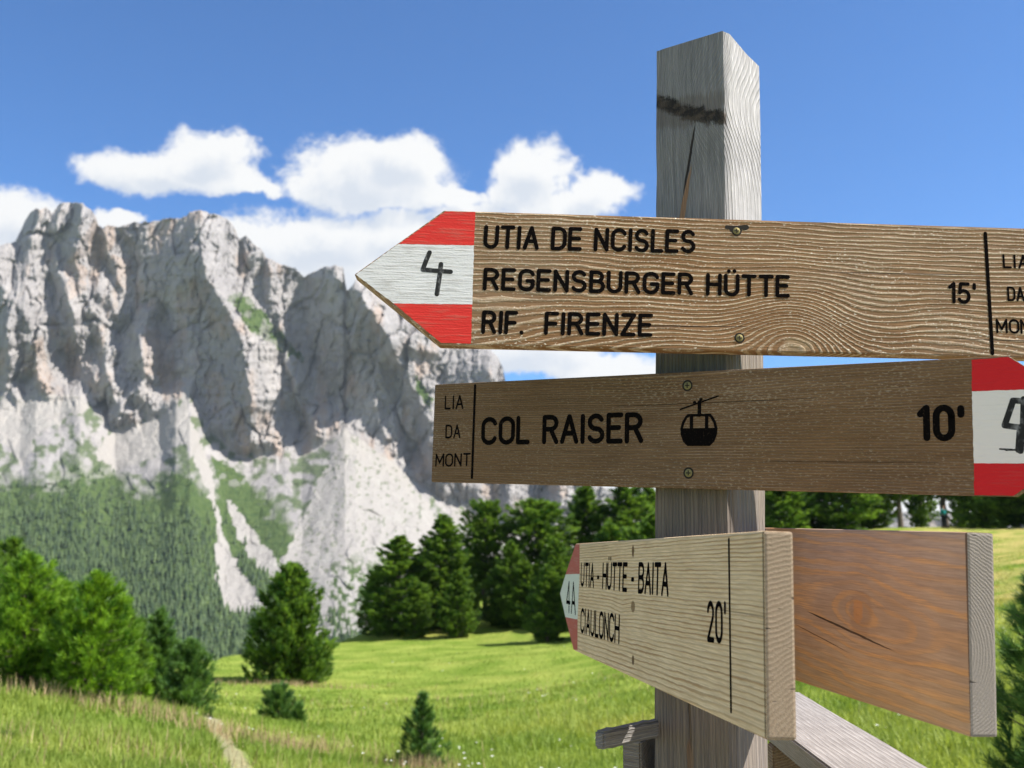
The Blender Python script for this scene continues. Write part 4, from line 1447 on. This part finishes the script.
s2.patch('red_stripe', [RT + [0, -0.001], c1_ + [0, -0.001], n1_ + inset, t1], M_red2)
s2.patch('white_panel', [t1, n1_ + inset, tip2 + inset * 2, n2_ + inset, t2], M_white2)
s2.patch('red_stripe', [t2, n2_ + inset, c2_ + [0, 0.001], RB + [0, 0.001]], M_red2)
s2.text('LIA', (444.6, 409.6), (463.4, 409.2), (445.0, 395.6), 0.0022, gap=0.26)
s2.text('DA', (445.2, 438.6), (460.6, 438.4), (445.6, 424.8), 0.0022, gap=0.26)
s2.text('MONT', (435.2, 466.8), (470.2, 466.4), (435.8, 453.6), 0.0022, gap=0.22)
s2.strokes('divider_line', [[L_(475.2, 385.6), L_(472.0, 477.5)]], 0.0034)
s2.text('COL RAISER', (481.0, 445.2), (643.2, 443.2), (481.8, 417.2), 0.0054, gap=0.24)
s2.text("10'", (917.8, 441.4), (966.0, 441.4), (917.0, 405.2), 0.0058, gap=0.30)
# hand-painted 4 on the arrow
s2.strokes('handwritten_number', [[L_(1013, 401), L_(1009, 413), L_(1004.8, 425)], [L_(1004.8, 425.5), L_(1016, 427), L_(1036, 428.5)], [L_(1013, 400.5), L_(1020, 401)], [L_(1024, 399), L_(1023, 428), L_(1020.5, 451)], [L_(1020, 430), L_(1018.5, 450)]], 0.0050, M_marker)
s2.strokes('marker_dash', [[L_(1000, 449.0), L_(1012, 449.6)], [L_(1006, 450.2), L_(1017, 449.8)]], 0.0014, M_marker)


def emblem(s):
    """a cable car cabin hung from a sloping rope"""
    C = s.loc(698.6, 434.0)
    k = np.linalg.norm(s.loc(698.6, 446.0) - s.loc(698.6, 414.4)) / 31.6   # one image pixel of emblem height
    ex = np.linalg.norm(s.loc(717.4, 428) - s.loc(680, 428)) / 37.4
    f = lambda x_, y_: np.array([C[0] + (x_ - 698.6) * ex, C[1] - (y_ - 434.0) * k])
    vs, fs = [], []
    y = -0.00022
    def quad(pts, d=0.0):
        b0 = len(vs)
        for q_ in pts: vs.append((q_[0], y - d, q_[1]))
        fs.append(tuple(range(b0, b0 + len(pts))))
    quad([f(680.2, 428.2), f(680.4, 434), f(683.0, 441.5), f(687.5, 446.0), f(709.8, 446.0), f(714.3, 441.5), f(717.0, 434), f(717.2, 428.2)])
    ribbon([f(681.4, 429.0), f(683.0, 422.5), f(686.2, 416.8), f(688.5, 415.2)], 2.6 * ex, y - .000002, vs, fs)
    ribbon([f(716.0, 429.0), f(714.4, 422.5), f(711.2, 416.8), f(708.9, 415.2)], 2.6 * ex, y - .000004, vs, fs)
    ribbon([f(687.5, 415.2), f(710, 415.2)], 2.4 * ex, y - .000006, vs, fs)
    ribbon([f(691.4, 416), f(691.4, 429)], 3.4 * ex, y - .000008, vs, fs)
    ribbon([f(706.6, 416), f(706.6, 429)], 3.4 * ex, y - .000010, vs, fs)
    ribbon([f(699.2, 402.2), f(699.2, 415)], 3.6 * ex, y - .000012, vs, fs)
    ribbon([f(680, 408.9), f(717.6, 396.6)], 1.5 * ex, y - .000014, vs, fs)
    ribbon([f(694.2, 402.3), f(694.5, 402.3)], 3.0 * ex, y - .000016, vs, fs)
    ribbon([f(700.6, 399.4), f(700.9, 399.4)], 3.0 * ex, y - .000018, vs, fs)
    me = bpy.data.meshes.new('cable_car_emblem')
    me.from_pydata(vs, [], fs); me.update()
    return link('cable_car_emblem', me, s.root, M_ink)


emblem(s2)
s2.screw(687.5, 385.6, 0.0040); s2.screw(688.6, 473.0, 0.0040)

# ------------------------------------------------------------------ sign 3: pale board pointing away
s3 = Sign('direction_sign', (0.0997, 1.4944, 1.5734), -82.623, 1.770, -1.999, 0.0215,
          'pale yellowish board pointing away with faded red arrow tip marked 4A', GRP, 0.9018)
hk = [s3.loc(633, 551.5), s3.loc(633, 606.5), s3.loc(633, 660)]
W3 = wood('pale_new_spruce', freq=330.0, seed=15.0, waver=0.30, tilt=-0.012, freq_var=1.6, bumps=[(0.24, -0.075, 0.04, 0.02, 0.9)],
          ramp=((0.68, 0.485, 0.285), (0.78, 0.585, 0.365), (0.36, 0.19, 0.075)), relief=0.0003, noise_sc=(2.2, 8.0), lines_exp=0.68, line_mix=0.85,
          marks=[(s3.loc(765, 620)[0] - 0.0022, -0.07, 0.0012, 0.3, 0.0, (0.10, 0.06, 0.03), 0.8, 0.0), (hk[0][0], hk[0][1], 0.006, 0.0065, 0.0, (0.14, 0.07, 0.025), 0.95, 0.8), (hk[1][0], hk[1][1], 0.009, 0.0060, 0.0, (0.20, 0.11, 0.045), 0.85, 0.4), (hk[2][0], hk[2][1], 0.0055, 0.0060, 0.0, (0.14, 0.07, 0.025), 0.95, 0.8),  # the end-edge mark paints the bevel's shade into the colour
                 (0.10, -0.041, 0.15, 0.0007, 0.002, (0.2, 0.12, 0.05), 0.8, 0.6), (0.60, -0.058, 0.14, 0.0006, 0.0, (0.2, 0.12, 0.05), 0.6, 0.6)])
E3 = end_grain('pale_end', 0.052, -0.168, 300, ((0.29, 0.215, 0.145), (0.36, 0.275, 0.19), (0.20, 0.130, 0.08)), 4.0)
L_ = s3.loc
q_tr, q_br = L_(763.7, 530.6), L_(766.4, 740.4)
tl3, bl3, tip3 = L_(575.4, 543.7), L_(573.4, 650.2), L_(559.8, 593.3)
s3.board([tl3, q_tr, q_br, bl3, tip3], [W3, E3], 0.0022)
a3, b3 = L_(579.6, 573.9), L_(577.6, 619.6)
s3.patch('red_stripe', [tl3 + [0.002, -0.001], L_(579.6, 544.4), a3, dn(tl3, tip3, 0.60)], M_red_fade)
s3.patch('white_panel', [a3, b3, dn(bl3, tip3, 0.56), tip3 + [0.003, 0], dn(tl3, tip3, 0.60)], M_cream)
s3.patch('red_stripe', [b3, L_(577.5, 649.9), bl3 + [0.002, 0.001], dn(bl3, tip3, 0.56)], M_red_fade)
s3.text('UTIA - HÜTTE - BAITA', (580.6, 586.8), (668.6, 597.2), (581.4, 562.4), 0.0046, gap=0.20)
s3.text('CIAULONCH', (580.4, 633.0), (619.4, 644.6), (581.0, 607.6), 0.0046, gap=0.20)
s3.text("20'", (707.4, 641.8), (726.6, 644.4), (707.2, 600.4), 0.0044, gap=0.26)
s3.text('4A', (566.4, 612.4), (575.8, 615.5), (566.6, 580.2), 0.0050, gap=0.22)
s3.strokes('divider_line', [[L_(729.0, 540.0), L_(731.2, 711.0)]], 0.0036)

# ------------------------------------------------------------------ sign 4: bare back of a board
s4 = Sign('direction_sign', (0.2933, 1.0509, 1.596), -78.141, -0.288, -2.291, 0.0225,
          'reddish brown bare board back with a big knot, seen right of the pale board', GRP, 0.962)
tr4, br4 = s4.loc(967, 532), s4.loc(970.6, 737.6)
k4 = s4.loc(858, 612); ca4 = s4.loc(806, 611); cb4 = s4.loc(896, 652); sl4 = (cb4[1] - ca4[1]) / (cb4[0] - ca4[0])
W4 = wood('reddish_board', freq=115.0, seed=23.0, waver=0.5, tilt=0.0, knot=(k4[0], k4[1], 0.55, 0.045, 0.06),
          bumps=[(k4[0] + 0.06, k4[1] - 0.012, 0.04, 0.02, -1.4)],
          ramp=((0.420, 0.280, 0.195), (0.53, 0.375, 0.275), (0.68, 0.365, 0.150)), relief=0.0005, noise_sc=(4.0, 12.0), lines_exp=0.58, line_mix=0.8,
          marks=[(k4[0] + 0.004, k4[1] - 0.002, 0.020, 0.022, 0.0, (0.30, 0.15, 0.075), 0.35, 0.1), (k4[0], k4[1] - 0.001, 0.0085, 0.0100, 0.0, (0.62, 0.28, 0.10), 0.7, 0.2), ((ca4[0] + cb4[0]) / 2, (ca4[1] + cb4[1]) / 2, (cb4[0] - ca4[0]) / 2, 0.0011, sl4, (0.025, 0.014, 0.010), 0.95, 1.2), (tr4[0] - 0.001, -0.076, 0.0016, 0.3, 0.0, (0.05, 0.03, 0.02), 0.85, 0.0), (0.05, -0.10, 0.05, 0.0006, -0.15, (0.05, 0.025, 0.015), 0.7, 0.8)],  # dark line at the end edge is painted bevel shade
          blot=(0.35, (0.20, 0.125, 0.085)))
E4 = end_grain('grey_end', -0.03, -0.085, 420, ((0.235, 0.20, 0.168), (0.305, 0.265, 0.228), (0.215, 0.182, 0.152)), 9.0)
L_ = s4.loc
tr4, br4 = L_(967, 532), L_(970.6, 737.6)
s4.board([(-0.20, 0.001), tr4, br4, (-0.20, -0.147), (-0.28, -0.073)], [W4, E4], 0.0022)

# ------------------------------------------------------------------ the post
def ang(px, py, D): return pt(px, py, D)


YAWP = math.radians(-37)
ax_a = np.array([math.cos(YAWP), math.sin(YAWP)])           # left corner -> near corner
ax_b = np.array([-math.sin(YAWP), math.cos(YAWP)])          # near corner -> right corner
lean_x = math.tan(math.radians(1.3))


def at_depth(px, py, dcam):
    r = ray(px, py)
    k = dcam / (r[1] * _c + r[2] * _s)
    return r * k + np.array([0, 0, CAM_H])


# the near edge stands just behind the upper board
def near_xy(z): return np.array([0.22123 + (z - 1.8485) * lean_x, 1.0013])
def on_near(py):
    z = 2.0
    for _ in range(20):
        q_ = near_xy(z); r = ray(728, py); z = CAM_H + r[2] / r[1] * q_[1]
    return z
zt = on_near(27)
Wp, Vp, ch = 0.083, 0.088, 0.017
near0 = near_xy(zt)
top_c = {'near': near0, 'left': near0 - ax_a * Wp, 'right': near0 + ax_b * Vp, 'far': near0 - ax_a * Wp + ax_b * Vp}
def z_at(px, py, q_): r = ray(px, py); return CAM_H + r[2] / r[1] * q_[1]
secs = [top_c['left'], near0 - ax_a * 0.0025, near0 + ax_b * 0.0125 + ax_a * 0.001, top_c['right'], top_c['far']]
ztop = [z_at(658, 48, top_c['left']), zt, zt - 0.005, z_at(759, 63, top_c['right']), zt - 0.04]


def section_at(z, zref):
    sh = np.array([(z - zref) * lean_x, 0.0])
    return [q_ + sh for q_ in secs]


post = bpy.data.objects.new('signpost', None)
COL.objects.link(post)
pb = section_at(-0.1, zt)
org = np.mean(pb, 0)
post.matrix_world = Matrix.Translation((org[0], org[1], -0.1)) @ Matrix.Rotation(YAWP, 4, 'Z')
tag(post, 'weathered grey square wooden post that carries the four boards', 'signpost')
cy_, sy2_ = math.cos(-YAWP), math.sin(-YAWP)
def to_post(x_, y_, z_):
    dx_, dy_ = x_ - org[0], y_ - org[1]
    return (dx_ * cy_ - dy_ * sy2_, dx_ * sy2_ + dy_ * cy_, z_ + 0.1)


bm = bmesh.new()
NL = 60
rings = []
rgp = random.Random(3)
for i in range(NL + 1):
    k = i / NL
    row = []
    for j, q_ in enumerate(secs):
        z_ = -0.1 + k * (ztop[j] + 0.1)
        sh = (z_ - zt) * lean_x
        wob = 0.0006
        row.append(bm.verts.new(to_post(q_[0] + sh + rgp.uniform(-wob, wob), q_[1] + rgp.uniform(-wob, wob), z_)))
    rings.append(row)
ns = len(secs)
for i in range(NL):
    for j in range(ns):
        j2 = (j + 1) % ns
        bm.faces.new((rings[i][j], rings[i][j2], rings[i + 1][j2], rings[i + 1][j]))
bm.faces.new(rings[-1]); bm.faces.new(list(reversed(rings[0])))
bmesh.ops.recalc_face_normals(bm, faces=bm.faces)
te = [e_ for e_ in bm.edges if all(v_ in rings[-1] for v_ in e_.verts)]
bmesh.ops.bevel(bm, geom=te, offset=0.004, segments=2, affect='EDGES')
# local coordinates of marks: L = z (height), T = x
def post_loc(px, py):
    nrm = np.array([ax_a[1], -ax_a[0]]); r = ray(px, py); z = 1.6
    for _ in range(15):
        q_ = near_xy(z); k = (q_ @ nrm) / (r[:2] @ nrm); z = CAM_H + r[2] * k
    return to_post(r[0] * k, r[1] * k, z)
kn = post_loc(692, 110); c0_ = post_loc(695, 135); c1p = post_loc(681, 212); og = post_loc(684, 185)
lo = post_loc(690, 720); lo2 = post_loc(693, 745); og2 = post_loc(690, 760)
ck_sl = (c1p[0] - c0_[0]) / (c1p[2] - c0_[2])
WP = wood('weathered_post', along='z', freq=300.0, seed=31.0, waver=0.8, noise_sc=(2.0, 14.0), relief=0.0016,
          bumps=[(kn[2] + 0.004, kn[0] + 0.01, 0.05, 0.045, 8.0)],
          ramp=((0.170, 0.165, 0.168), (0.255, 0.247, 0.247), (0.36, 0.345, 0.34)), line_mix=0.6,
          mark_y=kn[1] + 0.003,
          marks=[(kn[2] + 0.000, kn[0] - 0.004, 0.020, 0.050, 0.0, (0.125, 0.098, 0.078), 0.5, 0.2),
                 ((og[2] + c1p[2]) / 2 - 0.01, (og[0] + c1p[0]) / 2 + 0.001, 0.045, 0.0036, ck_sl, (0.33, 0.17, 0.075), 0.8, 0.4),
                 ((c0_[2] + og[2]) / 2, (c0_[0] + og[0]) / 2, 0.042, 0.0017, ck_sl, (0.02, 0.015, 0.012), 0.95, 1.6),
                 (lo[2], lo[0], 0.030, 0.0014, -0.03, (0.02, 0.014, 0.010), 0.95, 1.6), (og2[2], og2[0], 0.02, 0.004, 0.0, (0.36, 0.15, 0.05), 0.7, 0.3)],
          blot=None)
# browner wood where the boards have kept the weather off
g = G(WP.node_tree)
bs = WP.node_tree.nodes['Principled BSDF']
src = bs.inputs['Base Color'].links[0].from_socket
x, y, z = g.xyz(obj_coord(g))
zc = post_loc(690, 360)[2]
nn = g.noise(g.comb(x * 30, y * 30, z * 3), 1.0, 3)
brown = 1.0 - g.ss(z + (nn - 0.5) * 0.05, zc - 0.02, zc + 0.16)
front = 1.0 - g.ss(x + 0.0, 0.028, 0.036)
# a torn, resin-dark knot that runs slantwise over the front
kx_ = x - kn[0]
rag = g.noise(g.comb(x * 75.0, z * 110.0, 3.0), 1.0, 5, 0.72)
hair = g.noise(g.comb(x * 520.0, z * 45.0, 7.0), 1.0, 4, 0.7)
kz_ = z - kn[2] + 0.004 + kx_ * 0.50 - kx_ * kx_ * 3.0 + (rag - 0.5) * 0.022 + (hair - 0.5) * 0.012
kth = 0.0088 + (g.noise(g.comb(x * 40.0, 1.0, 2.0), 1.0, 2) - 0.4) * 0.009
kmask = (1.0 - g.ss(g.m('ABSOLUTE', kz_) / kth, 0.55, 1.25)) * (1.0 - g.ss(y, kn[1] + 0.002, kn[1] + 0.005))
kcol = g.mix(g.ss(rag, 0.42, 0.62), (0.020, 0.016, 0.013), (0.085, 0.062, 0.045))
src = g.mix(kmask * 0.95, V(g, src), kcol).s
# sunlight on the right side is painted in as paler wood
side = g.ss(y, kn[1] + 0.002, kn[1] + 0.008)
lit_side = g.mix(side, V(g, src), g.mix(1.0, V(g, src), (1.55, 1.53, 1.50), 'MULTIPLY'))
g.put(bs.inputs['Base Color'], g.mix(brown * 0.72, lit_side, g.mix(g.ss(g.noise(g.comb(x * 420, y * 420, z * 5), 1.0, 3, 0.6), 0.3, 0.7), (0.095, 0.068, 0.045), (0.22, 0.165, 0.112))))
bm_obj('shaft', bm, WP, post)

# ------------------------------------------------------------------ fence pieces at the post
WF = wood('grey_fence_wood', along='x', freq=420.0, seed=44.0, waver=0.9, line_mix=0.5, ramp=((0.23, 0.205, 0.185), (0.30, 0.272, 0.248), (0.37, 0.34, 0.31)), relief=0.0006, noise_sc=(2.0, 14.0))
WFd = wood('brown_fence_wood', along='z', freq=260.0, seed=52.0, waver=0.7, ramp=((0.15, 0.10, 0.062), (0.22, 0.155, 0.10), (0.33, 0.26, 0.185)), relief=0.0014, noise_sc=(2.0, 14.0))
WFg = wood('grey_batten_wood', along='x', freq=300.0, seed=61.0, waver=0.6, ramp=((0.15, 0.14, 0.13), (0.21, 0.195, 0.18), (0.30, 0.28, 0.26)), relief=0.0012, noise_sc=(2.0, 14.0))
WFz = wood('grey_picket_wood', along='z', freq=300.0, seed=67.0, waver=0.6, ramp=((0.16, 0.135, 0.11), (0.23, 0.20, 0.165), (0.32, 0.29, 0.25)), relief=0.0012, noise_sc=(2.0, 14.0))


def plank(name, P, d, L, wd, th, mat, up=(0, 0, 1), label=None, cat=None, bevel=0.002, seed=1, parent=None):
    """plank from P along d, width to its right-hand side, top at P"""
    d = Vector(d).normalized(); up = Vector(up)
    sd_ = d.cross(up).normalized(); up = sd_.cross(d).normalized()
    bm = bmesh.new()
    rg = random.Random(seed)
    n = 12
    rows = []
    for i in range(n + 1):
        x_ = L * i / n
        j = lambda: rg.uniform(-0.0007, 0.0007)
        rows.append([bm.verts.new((x_, 0 + j(), 0 + j())), bm.verts.new((x_, -wd + j(), 0 + j())), bm.verts.new((x_, -wd + j(), -th + j())), bm.verts.new((x_, 0 + j(), -th + j()))])
    for A_, B_ in zip(rows[:-1], rows[1:]):
        for k in range(4):
            bm.faces.new((A_[k], A_[(k + 1) % 4], B_[(k + 1) % 4], B_[k]))
    bm.faces.new(rows[0]); bm.faces.new(list(reversed(rows[-1])))
    bmesh.ops.recalc_face_normals(bm, faces=bm.faces)
    ed = [e_ for e_ in bm.edges if e_.calc_face_angle(0) > 0.8]
    bmesh.ops.bevel(bm, geom=ed, offset=bevel, segments=2, affect='EDGES')
    o = bm_obj(name, bm, mat, parent)
    o.matrix_world = Matrix(((d.x, -sd_.x, up.x, P[0]), (d.y, -sd_.y, up.y, P[1]), (d.z, -sd_.z, up.z, P[2]), (0, 0, 0, 1)))
    if label: tag(o, label, cat)
    return o


# hand rail that runs from the post's right side toward the viewer
RK = 1.3
zr = CAM_H - 0.185 * RK
plank('fence_rail', (0.245 * RK, 1.50, zr), (0, -1, 0), 1.9, -0.076 * RK, 0.026, WF, label='pale grey flat rail running from the right of the post toward the viewer', cat='fence rail', seed=5)
# upright board beneath the rail
plank('fence_board', (0.245 * RK, 0.98 * RK, zr - 0.0275), (0, 0, -1), 1.50, -0.094, 0.026, WFd, up=(0, -1, 0), label='brown upright board under the pale rail, right of the post', cat='fence board', seed=6)
# short batten nailed to the post's left side, and the picket below it
bl0 = pt(594.0, 729.5, 0.985); bl1 = pt(656, 717.5, 1.068)
dvec = bl1 - bl0
plank('fence_batten', tuple(bl0), tuple(dvec), float(np.linalg.norm(dvec)) + 0.0, 0.012, 0.0170, WFg, label='short dark grey batten sticking out left of the post', cat='fence batten', seed=7)
pk0 = pt(640, 741.0, 1.06); pk1 = pt(656, 738.5, 1.095)
dv2 = pk1 - pk0; dv2[2] = 0
pl_up = Vector((-dv2[1], dv2[0], 0)).normalized()
plank('fence_picket', tuple(pk0), (0, 0, -1), 1.45, -float(np.linalg.norm(dv2)) - 0.02, 0.020, WFz, up=tuple(-pl_up), label='grey upright picket below the short batten, left of the post', cat='fence picket', seed=8)

# ------------------------------------------------------------------ hiker on the far meadow
def skin_body(name, pts, edges, radii, mat, parent, sub=1):
    me = bpy.data.meshes.new(name)
    me.from_pydata(pts, edges, [])
    o = link(name, me, parent, mat)
    md = o.modifiers.new('skin', 'SKIN')
    for v_, r in zip(me.skin_vertices[0].data, radii):
        v_.radius = (r, r) if not isinstance(r, tuple) else r
    me.skin_vertices[0].data[0].use_root = True
    sb = o.modifiers.new('sub', 'SUBSURF'); sb.levels = sub; sb.render_levels = sub
    return o


def simple_mat(name, col, rough=0.8):
    m, g, b = new_mat(name)
    oc = obj_coord(g)
    n_ = g.noise(oc, 18.0, 3)
    g.put(b.inputs['Base Color'], g.mix(n_, tuple(v * 0.85 for v in col), tuple(min(1, v * 1.15) for v in col)))
    b.inputs['Roughness'].default_value = rough
    return m


hp = pt(944, 520, 72.0)
hiker = bpy.data.objects.new('person', None)
COL.objects.link(hiker)
hz_ = gz1(hp[0], 72.0)
hiker.location = (hp[0], 72.0, hz_)
hiker.rotation_euler = (0, 0, math.radians(200))
tag(hiker, 'hiker in a teal jacket seen small above the bare board', 'person')
J = [(0, 0, .95), (0, 0, 1.15), (0, .01, 1.38), (0, .01, 1.48), (0, .0, 1.56), (0, -.02, 1.66),
     (.17, 0, 1.40), (.22, -.02, 1.15), (.2, -.14, .95), (-.17, 0, 1.40), (-.22, -.02, 1.15), (-.2, -.14, .95),
     (.09, 0, .90), (.10, -.02, .48), (.10, .02, .08), (.10, -.12, .04), (-.09, 0, .90), (-.10, .03, .48), (-.10, .06, .08), (-.10, -.08, .04)]
Ed = [(0, 1), (1, 2), (2, 3), (3, 4), (4, 5), (2, 6), (6, 7), (7, 8), (2, 9), (9, 10), (10, 11), (0, 12), (12, 13), (13, 14), (14, 15), (0, 16), (16, 17), (17, 18), (18, 19)]
Rd = [.13, .12, .13, .06, .085, .085, .06, .045, .035, .06, .045, .035, .085, .06, .045, .04, .085, .06, .045, .04]
skin_body('body', J, Ed, Rd, simple_mat('skin', (0.45, 0.27, 0.19)), hiker)
jI = [0, 1, 2, 6, 7, 8, 9, 10, 11]
skin_body('jacket', [J[i] for i in jI[:5]] + [(.205, -.11, 1.0)] + [J[9], J[10], (-.205, -.11, 1.0)], [(0, 1), (1, 2), (2, 3), (3, 4), (4, 5), (2, 6), (6, 7), (7, 8)],
          [.165, .155, .16, .085, .068, .058, .085, .068, .058], simple_mat('teal_fabric', (0.015, 0.23, 0.22)), hiker)
skin_body('trousers', [J[0], J[12], J[13], (.10, .02, .14), J[16], J[17], (-.10, .06, .14)], [(0, 1), (1, 2), (2, 3), (0, 4), (4, 5), (5, 6)],
          [.14, .11, .08, .065, .11, .08, .065], simple_mat('dark_trousers', (0.03, 0.03, 0.04)), hiker)
skin_body('hair', [(0, .02, 1.60), (0, .0, 1.70)], [(0, 1)], [.09, .085], simple_mat('brown_hair', (0.05, 0.03, 0.02)), hiker)

# ------------------------------------------------------------------ mountain air
hm = bpy.data.materials.new('mountain_air')
hm.use_nodes = True
hn = hm.node_tree
hn.nodes.clear()
vo = hn.nodes.new('ShaderNodeVolumePrincipled')
vo.inputs['Color'].default_value = (0.80, 0.90, 1.0, 1)
vo.inputs['Density'].default_value = 0.000045
vo.inputs['Anisotropy'].default_value = 0.2
ho = hn.nodes.new('ShaderNodeOutputMaterial')
hn.links.new(vo.outputs[0], ho.inputs['Volume'])
bm = bmesh.new()
bmesh.ops.create_cube(bm, size=1.0)
lo_z, hi_z = -330.0, 760.0
for v_ in bm.verts:
    v_.co = Vector((v_.co.x * 7400, v_.co.y * 7400, lo_z if v_.co.z < 0 else hi_z))
hz = bm_obj('haze', bm, hm)
tag(hz, 'thin blue mountain air between the meadow and the cliffs', 'haze', kind='stuff')
print('lowest', float(gz.min()), float(VZ.min()), 'highest', float(VZ.max()))
